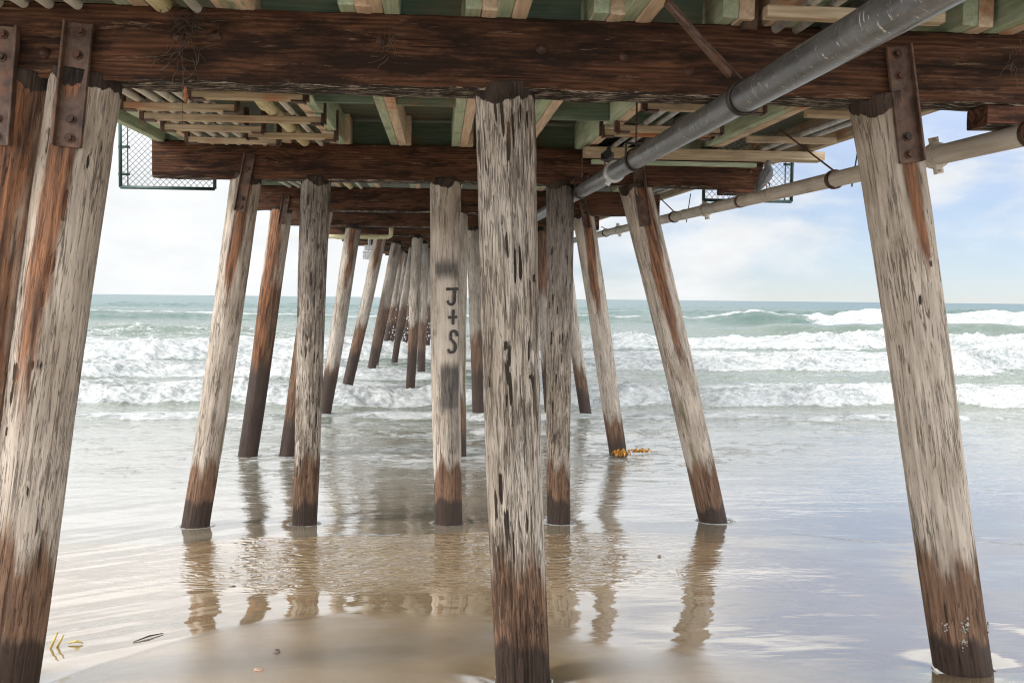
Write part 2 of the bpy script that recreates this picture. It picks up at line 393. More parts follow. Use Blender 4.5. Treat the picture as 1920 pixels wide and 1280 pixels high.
pile(4, (1012, 432), (1034, 788), 26, 25, 'orange rusted pile glimpsed between two upright ones, fourth row', rust=(0, 1.6, 2.2, 1), wet=1.6, dark=1.4)
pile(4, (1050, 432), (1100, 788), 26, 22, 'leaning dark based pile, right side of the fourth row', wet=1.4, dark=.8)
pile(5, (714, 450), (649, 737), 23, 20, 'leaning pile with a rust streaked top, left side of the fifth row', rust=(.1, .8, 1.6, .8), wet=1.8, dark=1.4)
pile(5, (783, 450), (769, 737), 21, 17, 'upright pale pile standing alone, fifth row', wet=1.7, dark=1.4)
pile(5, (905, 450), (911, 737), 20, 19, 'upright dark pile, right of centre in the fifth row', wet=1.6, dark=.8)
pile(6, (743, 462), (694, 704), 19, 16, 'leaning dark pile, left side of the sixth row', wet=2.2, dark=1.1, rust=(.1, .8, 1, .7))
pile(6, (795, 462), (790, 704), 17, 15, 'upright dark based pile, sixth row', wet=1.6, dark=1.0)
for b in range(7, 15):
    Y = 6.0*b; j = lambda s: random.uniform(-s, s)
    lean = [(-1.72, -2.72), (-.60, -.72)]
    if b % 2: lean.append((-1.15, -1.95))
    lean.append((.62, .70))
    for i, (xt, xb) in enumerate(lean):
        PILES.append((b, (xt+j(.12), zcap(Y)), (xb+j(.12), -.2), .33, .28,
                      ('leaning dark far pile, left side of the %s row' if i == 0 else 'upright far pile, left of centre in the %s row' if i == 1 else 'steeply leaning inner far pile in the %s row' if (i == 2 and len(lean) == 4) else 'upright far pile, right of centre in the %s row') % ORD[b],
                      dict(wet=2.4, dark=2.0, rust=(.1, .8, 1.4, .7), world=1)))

def pile_mesh(L, rb, rt, near, kw, seed):
    n, m = (150, int(L/.013)) if near else ((72, int(L/.03)) if near is not None else (16, 26))
    th = np.linspace(0, 2*math.pi, n, endpoint=False); zz = np.linspace(-.6, L+.05, m+1)
    T, Z = np.meshgrid(th, zz)
    rad = rb+(rt-rb)*np.clip(Z/L, 0, 1)
    amp = 1.0
    bend = .010*np.sin(Z*1.3+seed)
    lob = (fbm(np.cos(T)*1.1+seed*3.1, np.sin(T)*1.1+Z*.35, 3)-.5)*.035
    gr = (fbm(np.cos(T)*9+seed, np.sin(T)*9+Z*.9+np.cos(T)*3, 3)-.5)
    crk = sst(.40, .28, fbm(np.cos(T)*16+seed*2, np.sin(T)*16+Z*1.2+np.cos(T)*5, 2))
    rad = rad*(1+lob*1.2)+gr*.012-crk*(.012 if kw.get('cracky') else .006)
    if near is False or near: pass
    Af = np.arctan2(np.cos(T), -np.sin(T)); rm = (rb+rt)/2
    gou = np.zeros_like(Z); rg = random.Random(int(seed*100)+5)
    gl = list(kw.get('gouges', []))
    for q in range(kw.get('ngouge', 0)):
        gl.append((rg.uniform(-1.5, 1.5), L*rg.uniform(.12, .97), rg.uniform(.006, .016), rg.uniform(.03, .12)))
    for (ga, gh, gw, glen) in gl:
        da = (Af-ga+.03*np.sin(Z*9+gh*7))*rm
        gou = np.maximum(gou, np.exp(-(da/gw)**2-((Z-gh)/glen)**4))
    rad = rad-.012*gou
    X = rad*np.cos(T)+bend; Yv = rad*np.sin(T)
    co = np.stack([X, Yv, Z], -1).reshape(-1, 3)
    i = np.arange(m)[:, None]*n; jn = np.arange(n)[None, :]
    a = i+jn; b = i+(jn+1) % n
    q = np.stack([a, b, b+n, a+n], -1).reshape(-1, 4)
    me = bpy.data.meshes.new('wooden_pile')
    nv = len(co); nf = len(q)
    me.vertices.add(nv); me.vertices.foreach_set('co', co.ravel())
    me.loops.add(nf*4); me.loops.foreach_set('vertex_index', q.ravel().astype(np.int32))
    me.polygons.add(nf); me.polygons.foreach_set('loop_start', np.arange(0, nf*4, 4, dtype=np.int32))
    me.update(calc_edges=True)
    bm = bmesh.new(); bm.from_mesh(me); bm.verts.ensure_lookup_table()
    bm.faces.new([bm.verts[k] for k in range(m*n, m*n+n)]); bm.to_mesh(me); bm.free()
    # stains: angle 0 faces the beach (local -y)
    A = np.arctan2(X, -Yv); h = Z
    def put(nm, v):
        at = me.attributes.new(nm, 'FLOAT', 'POINT'); at.data.foreach_set('value', np.ascontiguousarray(v, dtype=np.float32).ravel())
    wob = (.06+.09*abs(math.sin(seed*2.3)))*np.sin(A*(1.5+math.sin(seed))+seed)+.07*np.sin(A*5+seed*2)
    put('wet', np.clip((kw.get('wet', .5)-h+wob)/(.45+.4*abs(math.sin(seed*1.9)) if kw.get('row', 1) < 3 else 1.1)+.5, 0, 1))
    put('dark', np.clip((kw.get('dark', .25)-h+wob*.45)/(.25 if kw.get('row', 1) < 3 else 1.1)+.5, 0, 1))
    ru = np.zeros_like(Z)
    if 'rust' in kw:
        ac, aw, ln, st = kw['rust']
        down = L-h
        ru = st*np.exp(-((A-ac+.10*np.sin(h*3+seed))/aw)**2)*sst(ln*1.25, ln*.35, down)*.95
    if kw.get('brown'): ru = np.maximum(ru, kw['brown']*sst(.2, 1.2, h)*.62)
    put('rust', ru)
    al = np.zeros_like(Z)
    if 'algae' in kw:
        ac, st = kw['algae']; al = st*np.exp(-((A-ac)/.38)**2)*sst(.5, .9, h)*sst(2.6, 1.5, h)
    if kw['row'] >= 5: al = np.maximum(al, .62*sst(5.2, 2.6, h)*(.7+.45*np.sin(A*1.5+seed)))
    put('algae', al)
    chv = np.zeros_like(Z)
    if kw.get('letters'):
        sc = 12.0/F
        def band(y0, y1, a0, a1, s):
            return s*sst((981-y1)*sc-.05, (981-y1)*sc+.10, h)*sst((981-y0)*sc+.06, (981-y0)*sc-.09, h)*sst(a0-.25, a0, A)*sst(a1+.2, a1, A)
        chv = np.maximum(band(486, 520, -.62, .85, 1.0), band(678, 768, -.30, .95, 1.0))
        chv = np.maximum(chv, band(745, 850, .35, .95, .42))
    put('pale', band(520, 680, -.50, .82, 1.0) if kw.get('letters') else np.zeros_like(Z))
    if 'grime' in kw: chv = np.maximum(chv, kw['grime']*sst(.35, .95, h/L))
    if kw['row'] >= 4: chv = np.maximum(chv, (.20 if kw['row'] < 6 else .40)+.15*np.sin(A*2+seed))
    put('char', chv); put('gouge', gou*.8)
    put('crk', np.full_like(Z, {True: .085, False: .0, None: -.01}[bool(kw.get('cracky')) if near else (True if kw.get('cracky') else None)])+(kw.get('crk', 0)))
    put('tar', np.clip((h-(L-.05 if near else L-.035))/.12+.5+.34*np.sin(A*3+seed)*np.abs(np.sin(A*1.3+seed*2))+.5*(fbm(A*2.2+seed, A*0, 3)-.5), 0, 1))
    return me

def strap(parent, p0, p1, width, side, Yf, nb=4):
    """rusty steel channel bolted over the cap and pile; p0 top, p1 bottom (world)"""
    M = frame(p1, p0, Vector((0, -1, 0)))            # local x up the strap, z toward the camera
    L = (p0-p1).length
    mb = MB(); mb.box((0, 0, 0), (L, width, .014))
    yy = side*(width/2-.007)
    # frame(): y = up x x, sign fixed by testing where +y points
    yw = (M.to_3x3() @ Vector((0, 1, 0))).x
    yy = yy if yw > 0 else -yy
    mb.box((0, yy, .028), (L, .014, .045))
    mb.box((0, -yy, .010), (L, .010, .018))
    o = sharp(mb.build('steel_bracket', MT['rust'], parent, M, False))
    bv = o.modifiers.new('bevel', 'BEVEL'); bv.width = .004; bv.segments = 2
    for i in range(nb):
        x = L/2-L*([.07, .26, .78, .93][i] if nb == 4 else (.2, .8)[i])
        b = MB(); s = .019
        rr = [[(x+s*math.cos(t), s*math.sin(t)-yy*.12, z) for t in (math.pi/3*k for k in range(6))] for z in (.007, .034)]
        b.loft(rr)
        rw = [[(x+.03*math.cos(t), .03*math.sin(t)-yy*.12, z) for t in (math.pi/8*k for k in range(16))] for z in (.006, .013)]
        b.loft(rw)
        b.build('bolt', MT['rustdk'], o, M, False)
    return o

STRAPS = {0: ((11, 50), (-5, 272), .165, 1), 1: ((150, 44), (127, 276), .16, -1), 3: ((1682, 87), (1708, 305), .155, 1),
          4: ((469, 288), (449, 396), .13, -1), 8: ((1195, 308), (1210, 424), .15, 1), 9: ((537, 366), (528, 420), .13, -1), 12: ((1092, 376), (1101, 428), .13, 1)}
feet = []
for idx, (b, top, foot, wt, wb, label, kw) in enumerate(PILES):
    Y = 6.0*b; seed = idx*1.37
    if kw.get('world'):
        tp = Vector((top[0], Y, zcap(Y))); fp = Vector((foot[0], Y, -.3)); rt, rb = wt/2, wb/2
    else:
        tp = P(top[0], top[1], Y); tp.z = zcap(Y)+.0
        fp = P(foot[0], foot[1], Y)
        dpt = (tp-CAM).dot(CR @ Vector((0, 0, -1))); rt = wt*dpt/F/2; rb = wb*dpt/F/2
    ax = (tp-fp).normalized(); L = (tp-fp).length
    x = (Vector((1, 0, 0))-ax*ax.x).normalized(); y = ax.cross(x)
    M = Matrix((x, y, ax)).transposed().to_4x4(); M.translation = fp
    if b <= 3 and not kw.get('world'): feet.append((b, fp.x, Y, rb, fp.z))
    kw['row'] = b
    if 'gpx' in kw:
        kw['gouges'] = []
        for (gx, gy, gw, gl_) in kw['gpx']:
            pz = P(gx, gy, Y); hh = (pz-fp).dot(ax); cxp = fp+ax*hh; rr_ = rb+(rt-rb)*hh/L
            kw['gouges'].append((math.asin(max(-.98, min(.98, (pz.x-cxp.x)/rr_))), hh, gw*Y/F, gl_*Y/F))
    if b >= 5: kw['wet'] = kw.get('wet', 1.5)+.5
    me = pile_mesh(L, rb, rt, True if b == 1 else (False if b <= 3 else None), kw, seed)
    o = link('wooden_pile', me, MT['pile'], None, M)
    tag(o, label, 'pile', 'timber piles holding up the pier')
    if idx in STRAPS:
        a, c, w, s = STRAPS[idx]
        Yf = Y-max(.158, rt*1.06)
        strap(o, P(a[0], a[1], Y-.165), P(c[0], c[1], Yf), w, s, Yf)
    if idx == 3:
        bb = bmesh.new(); rq = random.Random(2)
        for (gx, gy, n_, sp_) in ((1752, 1163, 30, .02), (1785, 1152, 26, .018), (1781, 1186, 18, .018), (1836, 1166, 10, .010), (1779, 1162, 14, .015)):
            for _ in range(n_):
                pz = P(gx+rq.gauss(0, 3.0), gy+rq.gauss(0, 6.0), Y); hh = (pz-fp).dot(ax); rr_ = rb+(rt-rb)*hh/L+.003
                u_ = (pz.x-(fp+ax*hh).x)/rr_; aa = math.asin(max(-.98, min(.98, u_)))
                bmesh.ops.create_icosphere(bb, subdivisions=1, radius=rq.uniform(.003, .008), matrix=Matrix.Translation((rr_*math.sin(aa), -rr_*math.cos(aa), hh)))
        mb_ = bpy.data.meshes.new('barnacle_crust'); bb.to_mesh(mb_); bb.free()
        tag(link('barnacle_crust', mb_, MT['barn'], o, M), kind='stuff')
    if kw.get('letters'):
        # brush strokes wrapped on the pile, slightly proud of the wood
        sc = 12.0/F; nrm = MB()
        def surf(px, py, lift=.004):
            h = (981-py)*sc; r = rb+(rt-rb)*h/L+.010
            cx = 840-6*(h/L)
            u = max(-.97, min(.97, (px-cx)*sc*1.0/r)); aa = math.asin(u)
            return Vector((r*math.sin(aa)+lift*math.sin(aa), -r*math.cos(aa)-lift*math.cos(aa), h))
        def stroke(pts, w):
            pp = []
            for i in range(len(pts)-1):
                for t in range(6): pp.append((pts[i][0]+(pts[i+1][0]-pts[i][0])*t/6, pts[i][1]+(pts[i+1][1]-pts[i][1])*t/6))
            pp.append(pts[-1]); rings = []
            for i, p in enumerate(pp):
                q0 = pp[max(0, i-1)]; q1 = pp[min(len(pp)-1, i+1)]
                dx, dy = q1[0]-q0[0], q1[1]-q0[1]; l = math.hypot(dx, dy) or 1
                ww = w*(1+.18*math.sin(i*1.7)); nx, ny = -dy/l*ww/2, dx/l*ww/2
                rings.append([surf(p[0]+nx, p[1]+ny), surf(p[0]-nx, p[1]-ny), surf(p[0]-nx, p[1]-ny, -.004), surf(p[0]+nx, p[1]+ny, -.004)])
            nrm.loft(rings)
        def arc(cx, cy, rx, ry, a0, a1, n=10): return [(cx+rx*math.cos(R(a0+(a1-a0)*i/n)), cy+ry*math.sin(R(a0+(a1-a0)*i/n))) for i in range(n+1)]
        stroke([(836, 539.5), (859, 539)], 5)                                   # J
        stroke([(852.5, 541), (852, 560)]+arc(845.5, 560, 6.5, 8, 0, 180, 8), 4.6)
        stroke([(849.5, 577), (849, 605)], 4.6); stroke([(840, 591.5), (857, 591)], 4.8)   # +
        stroke(arc(850.5, 624, 6.5, 7.5, 20, -150, 9)+[(845, 631), (853, 640)]+arc(848, 646, 6, 10, -30, 90, 7)+[(843, 656), (840, 650)], 4.6)  # S
        nrm.build('painted_letters', MT['paint'], o, M, False)

for (b, fx, fy, rb, fz) in feet:
    if b == 1: SCOUR.append((fx, fy, .36, .07 if fx < 1 else .03))
    elif b == 2: SCOUR.append((fx, fy, .42, .014))

# sand sheet
def grid_mesh(name, X, Y, Z, attrs=None):
    m, n = X.shape; co = np.stack([X, Y, Z], -1).reshape(-1, 3)
    i = np.arange(m-1)[:, None]*n; j = np.arange(n-1)[None, :]
    a = i+j; q = np.stack([a, a+1, a+n+1, a+n], -1).reshape(-1, 4)
    me = bpy.data.meshes.new(name); nf = len(q)
    me.vertices.add(len(co)); me.vertices.foreach_set('co', co.ravel().astype(np.float32))
    me.loops.add(nf*4); me.loops.foreach_set('vertex_index', q.ravel().astype(np.int32))
    me.polygons.add(nf); me.polygons.foreach_set('loop_start', np.arange(0, nf*4, 4, dtype=np.int32))
    me.update(calc_edges=True)
    for k, v in (attrs or {}).items():
        at = me.attributes.new(k, 'FLOAT', 'POINT'); at.data.foreach_set('value', np.ascontiguousarray(v, dtype=np.float32).ravel())
    return me
xs = np.concatenate([np.linspace(-400, -9, 30)[:-1], np.linspace(-9, 11, 700), np.linspace(11, 400, 30)[1:]])
ys = np.concatenate([np.linspace(-14, 4.2, 40)[:-1], np.linspace(4.2, 17, 520), np.geomspace(17, 9000, 60)[1:]])
X, Y = np.meshgrid(xs, ys); Z = sand_z(X, Y)
fe = film_edge(X)+.14*(fbm(X*1.1, X*0+4, 3)-.5)
film = np.maximum(sst(-.05, .12, Y-fe+.14*(fbm(X*5, Y*5, 3)-.5)), .30*sst(-1.6, -.2, Y-fe+.8*(fbm(X*1.2, Y*1.6, 3)-.5)))
soft = sst(-.9, .7, Y-fe+.9*(fbm(X*1.4, Y*1.9, 4)-.5))
film = film*sst(-.5, -1.2, X)+soft*(1-sst(-.5, -1.2, X))
for (sx, sy, r, d) in SCOUR:
    film = np.maximum(film, np.exp(-((np.hypot(X-sx, (Y-sy)*.9)/r)/1.25)**4+.35*(fbm(X*6, Y*6, 2)-.5)).clip(0, 1)*(.95 if sy < 9 else 0))
back = sst(8.2, 9.2, Y)*sst(12.6, 11.2, Y)*np.exp(-((X+.05-.0*(Y-10))/1.9)**2)     # choppy backwash under the pier
me = grid_mesh('wet_sand', X, Y, Z, dict(film=film, back=back))
def mat_sand():
    k = NT('wet_beach_sand'); o = k.n('ShaderNodeTexCoord').outputs['Object']
    film = k.attr('film'); back = k.attr('back')
    n1 = k.noise(k.map(o, (1, 1.6, 1)), 1.4, 5, .6); n2 = k.noise(o, 260, 2, .6); n3 = k.noise(k.map(o, (.5, 1.4, 1)), 4.5, 4, .65)
    c = k.mix(k.mapr(n1, .3, .7), (.300, .212, .118), (.400, .298, .182))
    c = k.mix(k.mapr(n3, .55, .75, 0, .35), c, (.185, .155, .115))
    c = k.mix(k.mapr(n2, .35, .65, 0, .25), c, (.20, .15, .10))
    c = k.mix(k.mapr(film, 0, 1, .35, 0), c, (.285, .24, .185))
    sv = k.n('ShaderNodeTexVoronoi', None, Vector=o, Scale=17.0).outputs['Distance']
    speck = k.math('MULTIPLY', k.mapr(sv, .05, .11, 1, 0), k.mapr(k.noise(o, 3.1, 3, .6), .50, .62))
    c = k.mix(k.math('MULTIPLY', speck, .8), c, (.07, .052, .038))
    sy = k.n('ShaderNodeSeparateXYZ', None, Vector=o).outputs[1]
    dry = k.mapr(k.math('MULTIPLY_ADD', n1, 1.5, sy), 4.3, 2.2, 0, 1)
    c = k.mix(dry, c, k.mix(n3, (.46, .385, .29), (.58, .50, .39)))
    k.set(k.b, 'Base Color', c)
    k.set(k.b, 'Roughness', k.mix(film, (.15,)*3, (.022,)*3))
    k.set(k.b, 'IOR', k.mix(film, (1.45,)*3, (1.9,)*3))
    rip = k.noise(k.map(o, (1.0, 2.2, 1)), 4.6, 2, .5, None, 1.0)
    rip2 = k.noise(k.map(o, (.55, 1.6, 1)), 3.0, 3, .5)
    big = k.noise(k.map(o, (.35, 1.2, 1)), 1.6, 3, .5)
    h = k.math('MULTIPLY', rip, k.math('MULTIPLY_ADD', back, 2.2, .03))
    h = k.math('MULTIPLY_ADD', big, .22, k.math('MULTIPLY_ADD', rip2, .06, h))
    grain = k.math('MULTIPLY', n2, k.mapr(film, 0, 1, .03, .0, 'LINEAR'))
    bn = k.bump(k.math('ADD', h, grain), .8, .030)
    k.set(k.b, 'Coat Weight', k.mapr(film, 0, 1, .45, .72, 'LINEAR')); k.set(k.b, 'Coat Roughness', k.mapr(film, 0, 1, .10, .02, 'LINEAR')); k.set(k.b, 'Coat IOR', 1.5); k.set(k.b, 'Coat Normal', bn.outputs[0])
    return k.m
tag(link('wet_sand', me, mat_sand()), 'wet brown sand with a mirror like film of water under the pier', 'sand', kind='structure')

# ------------------------------------------------------------------ the sea
rows = np.concatenate([np.geomspace(9.6, 22, 210)[:-1], np.geomspace(22, 80, 560)[:-1], np.geomspace(80, 240, 300)[:-1], np.geomspace(240, 9000, 110)])
tan = np.linspace(-.95, .98, 900)
Yg, Tg = np.meshgrid(rows, tan, indexing='ij'); Xg = Yg*Tg
def bump_wave(u, wf, wb): return np.where(u < 0, np.exp(-np.abs(u/wf)**2.2), np.exp(-(u/wb)**2))
sand = sand_z(Xg, np.minimum(Yg, 60))
z = np.zeros_like(Xg); foam = np.zeros_like(Xg); turb = np.zeros_like(Xg)
def bore(yc, tilt, H, wf, wb, trail, und=1.2, fs=1.0, crest_only=0, seed=0, turbk=1.0):
    global z, foam, turb
    H = H(Xg) if callable(H) else H
    c = yc+tilt*Xg+und*2*(fbm(Xg/(yc*.16)+seed*7.7, Xg*0+seed, 3)-.5)+und*.35*(fbm(Xg*.9+seed, Xg*0+seed*3, 3)-.5)
    hm = H*(.45+1.1*fbm(Xg/(yc*.07)+seed*3.3, Yg*0+seed, 3))
    u = Yg-c
    w = bump_wave(u, wf, wb)
    z = z+hm*w
    if fs > 0:
        if crest_only:
            f = sst(-wf*.55, -wf*.05, u)*sst(trail, trail*.15, u)
        else:
            f = sst(-wf*1.9, -wf*1.0, u)*sst(trail, trail*.12, u)
        f = f*fs*sst(.03, .3 if np.max(H) > .2 else .08, hm)
        foam = np.maximum(foam, f)
        turb = np.maximum(turb, f*hm*sst(-wf*2.2, -wf*.8, u)*sst(wb*1.8, wb*.3, u)*turbk)
R_ = lambda a, b: (lambda x: np.interp(x, a, b))
bore(26.9, -.035, R_([-25, -5, 0, 4, 20], [.52, .46, .36, .38, .44]), .8, 2.6, 4.2, 1.5, seed=1)
bore(23.6, -.02, .10, .30, 1.0, 1.3, .8, fs=.85, seed=12)
bore(21.2, .03, R_([-7, -3.5, 3.5, 7], [0, .08, .07, .03]), .22, .8, .9, .9, fs=.8, seed=13)
bore(31.0, .01, .16, .6, 1.8, 2.2, 1.4, fs=.8, seed=14)
bore(35.8, .03, R_([-30, -4, 0, 3, 25], [.58, .42, .24, .12, .14]), 1.0, 3, 4.4, 1.8, seed=2)
bore(39.5, -.02, R_([-4, 4, 12, 30], [0, .3, .6, .75]), 1.5, 5, 6, 2.2, seed=8)
bore(46.5, .02, R_([-40, -6, 0, 6, 30], [.9, .75, .4, .3, .4]), 1.3, 4, 7, 2.0, seed=3)
bore(58, 0.0, R_([-40, -8, 0, 8, 40], [.3, .35, .4, .7, .85]), 2.0, 5, 7, 2.6, seed=4)
bore(74, .03, R_([-44, -32, -26, -15, -9, 40], [0, .3, .95, .95, .2, .2]), 2.2, 4.5, 5, 1.2, fs=0, seed=5)
bore(86, -.05, R_([-60, 20, 36, 60], [.1, .15, 1.0, 1.0]), 2.6, 5, 4, 1.5, fs=0, seed=6)
bore(121, .02, R_([-80, -40, -15, 0, 20, 36, 48, 56, 80], [.8, .9, .75, .7, 1.0, 1.15, 1.3, 1.65, 1.65]), 3.2, 7, 11, 2.5, crest_only=1, seed=7, turbk=.7)
# the big spilling breaker far on the right foams down its whole face
c7 = sst(43, 50, Xg)*sst(111, 116, Yg)*sst(138, 126, Yg); foam = np.maximum(foam, c7); turb = np.maximum(turb, c7*1.2)
bore(168, 0.0, R_([-90, -20, 10, 60, 80], [.5, .6, .8, 1.3, 1.5]), 5, 9, 6, 3, fs=0, seed=9)
bore(230, .02, 1.0, 7, 12, 9, 3, fs=0, seed=10); bore(320, .0, .9, 9, 16, 9, 3, fs=0, seed=11)
# rolling chop and billowed foam
fs_ = np.interp(Yg, [20, 45, 80, 140], [1.0, .75, .45, .32])
def bl(f, o, q): return np.abs(fbm(Xg*f+q, Yg*f*.9+q*.7, o, .55)-.5)*2
bil = np.where(Yg < 40, bl(1.9, 4, 5), np.where(Yg < 90, bl(.8, 3, 9), bl(.42, 2, 3)))
bil2 = np.where(Yg < 40, bl(4.6, 3, 2), np.where(Yg < 90, bl(2.4, 2, 4), bl(.9, 1, 6)))*np.interp(Yg, [60, 110], [1, .4])
z = z+turb*(.36*(bil-.25)+.30*(bil2-.25))
amp = np.interp(Yg, [9, 16, 22, 30, 70, 200, 600], [0, .016, .05, .08, .12, .22, .3])
z = z+amp*(fbm(Xg*.35, Yg*.9, 4)-.5)*1.6+amp*.5*(fbm(Xg*1.3, Yg*2.6, 3)-.5)
# lacy foam drifting between the breakers
lace = np.interp(Yg, [9, 13, 17, 22, 26, 34, 52, 70, 92, 110, 128, 145, 9000], [.0, .18, .37, .40, .47, .49, .48, .43, .34, .28, .32, .06, .03])
lace = lace+.14*sst(2, -8, Xg)*sst(24, 32, Yg)*sst(140, 90, Yg)-.06*sst(4, 14, Xg)*sst(60, 100, Yg)
lace = lace+.17*np.exp(-(Xg/3.5)**2)*sst(12.5, 15, Yg)*sst(25, 22, Yg)
foam = np.maximum(foam, lace+.22*(fbm(Xg*.22+9, Yg*.5, 4)-.5))
# swash: a thin sheet that runs up the sand and thins to an edge
ye = 11.25+np.interp(Xg, [-9, -3, 0, 3, 9], [-.5, -.05, .25, -.2, -.9])+.9*(fbm(Xg*.55+2, Xg*0, 4)-.5)
sheet = sand+np.clip(.010*(Yg-ye), -.06, .05)
z0 = np.maximum(sheet, -.02)
lvl = sst(19, 15, Yg)
base = np.where(Yg < 19, np.maximum(sheet*lvl+(-.0)*(1-lvl), np.minimum(0, sheet+10)*1.0) if False else np.maximum(sheet, 0.0), 0.0)
z = base+z
z = np.where(Yg < ye+.3, sheet+(z-base)*.2, z)
lip = np.exp(-((Yg-ye-.07)/.06)**2)*sst(.5, .62, fbm(Xg*1.1+40, Xg*0+3, 3))
foam = np.where(Yg < 18, np.maximum(foam, lip*.75), foam)
# a second thin wash line
y2 = 17.2+np.interp(Xg, [-8, 0, 3, 8], [.4, 0, -.2, -1.0])+1.0*(fbm(Xg*.6+12, Xg*0+8, 4)-.5)
foam = np.maximum(foam, .72*np.exp(-((Yg-y2)/.07)**2)*sst(.42, .6, fbm(Xg*.9+11, Xg*0+5, 3)))
# scum collars round the pile feet
for (b, fx, fy, rb, fz) in feet:
    if b >= 2:
        q = np.hypot(Xg-fx, Yg-fy)
        foam = np.maximum(foam, .72*np.exp(-((q-rb*1.25)/.06)**2))
me = grid_mesh('sea', Xg, Yg, z, dict(foam=np.clip(foam, 0, 1.2), dist=np.log(Yg/9.0)/math.log(1000)))
def mat_sea():
    k = NT('sea_water'); o = k.n('ShaderNodeTexCoord').outputs['Object']
    foam = k.attr('foam'); dist = k.attr('dist')
    rp = k.n('ShaderNodeValToRGB', None, Fac=dist); e = rp.color_ramp.elements
    def at(Y): return math.log(Y/9.0)/math.log(1000)
    cols = [(10, (.25, .205, .145)), (15, (.235, .215, .17)), (20, (.215, .215, .18)), (27, (.17, .195, .155)), (45, (.14, .18, .155)), (75, (.11, .15, .12)), (120, (.085, .135, .12)), (300, (.06, .125, .13)), (3000, (.05, .115, .13))]
    e[0].position = at(10); e[0].color = (*cols[0][1], 1); e[1].position = at(3000); e[1].color = (*cols[-1][1], 1)
    for Y, c in cols[1:-1]:
        q = e.new(at(Y)); q.color = (*c, 1)
    m1 = k.noise(k.map(o, (.6, 1.1, 1)), 1.1, 6, .62, None, .4); m2 = k.noise(k.map(o, (.7, 1.3, 1)), 6.0, 5, .65, None, .5)
    vo = k.n('ShaderNodeTexVoronoi', {'feature': 'DISTANCE_TO_EDGE'}, Vector=k.n('ShaderNodeVectorMath', {'operation': 'ADD'}, i0=k.map(o, (.55, .9, 1)), i1=k.n('ShaderNodeTexNoise', None, Vector=o, Scale=1.3, Detail=4.0).outputs[1]).outputs[0], Scale=1.9).outputs['Distance']
    cell = k.mapr(vo, .0, .16, .10, -.06, 'LINEAR')
    s = k.math('ADD', foam, k.math('ADD', k.math('MULTIPLY', k.math('SUBTRACT', m1, .5), .95), k.math('MULTIPLY', k.math('SUBTRACT', m2, .5), .75)))
    s = k.math('ADD', s, cell)
    fm = k.mapr(s, .50, .80)
    rings = k.mapr(foam, .03, .12)
    fm = k.math('MULTIPLY', fm, rings)
    fc = k.mix(k.mapr(k.math('ADD', k.math('MULTIPLY', m2, .55), k.math('MULTIPLY', m1, .45)), .36, .60), (.27, .295, .30), (.56, .57, .57))
    c = k.mix(fm, rp.outputs[0], fc)
    k.set(k.b, 'Base Color', c)
    k.set(k.b, 'Roughness', k.mix(fm, k.mix(k.mapr(dist, .25, .55), (.07,)*3, (.28,)*3), (.75,)*3))
    k.set(k.b, 'IOR', k.mapr(dist, .05, .25, 1.6, 1.34, 'LINEAR'))
    k.set(k.b, 'Specular IOR Level', k.mapr(dist, .25, .5, .5, .22, 'LINEAR'))
    r1 = k.noise(k.map(o, (.45, 1.3, 1)), 2.6, 4, .6, None, .3); r2 = k.noise(k.map(o, (.5, 1.4, 1)), 11, 3, .55)
    h = k.math('ADD', k.math('MULTIPLY', r1, k.mapr(dist, .04, .25, .07, 1.5, 'LINEAR')), k.math('MULTIPLY', r2, k.mapr(dist, .04, .2, .02, .2, 'LINEAR')))
    h = k.math('ADD', h, k.math('MULTIPLY', k.math('MULTIPLY', fm, m2), 1.0))
    bn = k.bump(h, .8, .10)
    k.set(k.b, 'Coat Weight', k.math('MULTIPLY', k.mapr(dist, .06, .2, .75, 0, 'LINEAR'), k.math('SUBTRACT', 1.0, fm))); k.set(k.b, 'Coat Roughness', .05); k.set(k.b, 'Coat Normal', bn.outputs[0])
    return k.m
tag(link('sea', me, mat_sea()), 'surf with rows of white breakers and green water to the horizon', 'sea', kind='structure')

# froth in the scour hollows of the nearest piles
for (b, fx, fy, rb, fz) in feet:
    if b == 1 and fx > -3.2:
        r = .40; n = 48
        zc_ = float(sand_z(fx, fy))
        lev = zc_+.012
        # the ring of froth against the wood
        fr = MB(); pts = []
        for i in range(64):
            t = 2*math.pi*i/64; q = rb*1.05+.004+.008*vnoise(i*.7, fx*9)
            pts.append((fx+q*math.cos(t), fy+q*math.sin(t), lev+.003))
        rs = [max(.0012, .016*(vnoise(i*.31+3, fx*5)-.42)*(2.2 if 24 < i < 40 else 1.0)+.002) for i in range(64)]
        fr.tube(pts+[pts[0]], rs+[rs[0]], 6, False)
        tag(fr.build('foam_ring', MT['foamsolid']), 'thin white foam ring against the %s pile' % ('nearest left' if fx < -1 else 'thick centre' if fx < 1 else 'nearest right'), 'foam', 'foam rings at the pile feet')

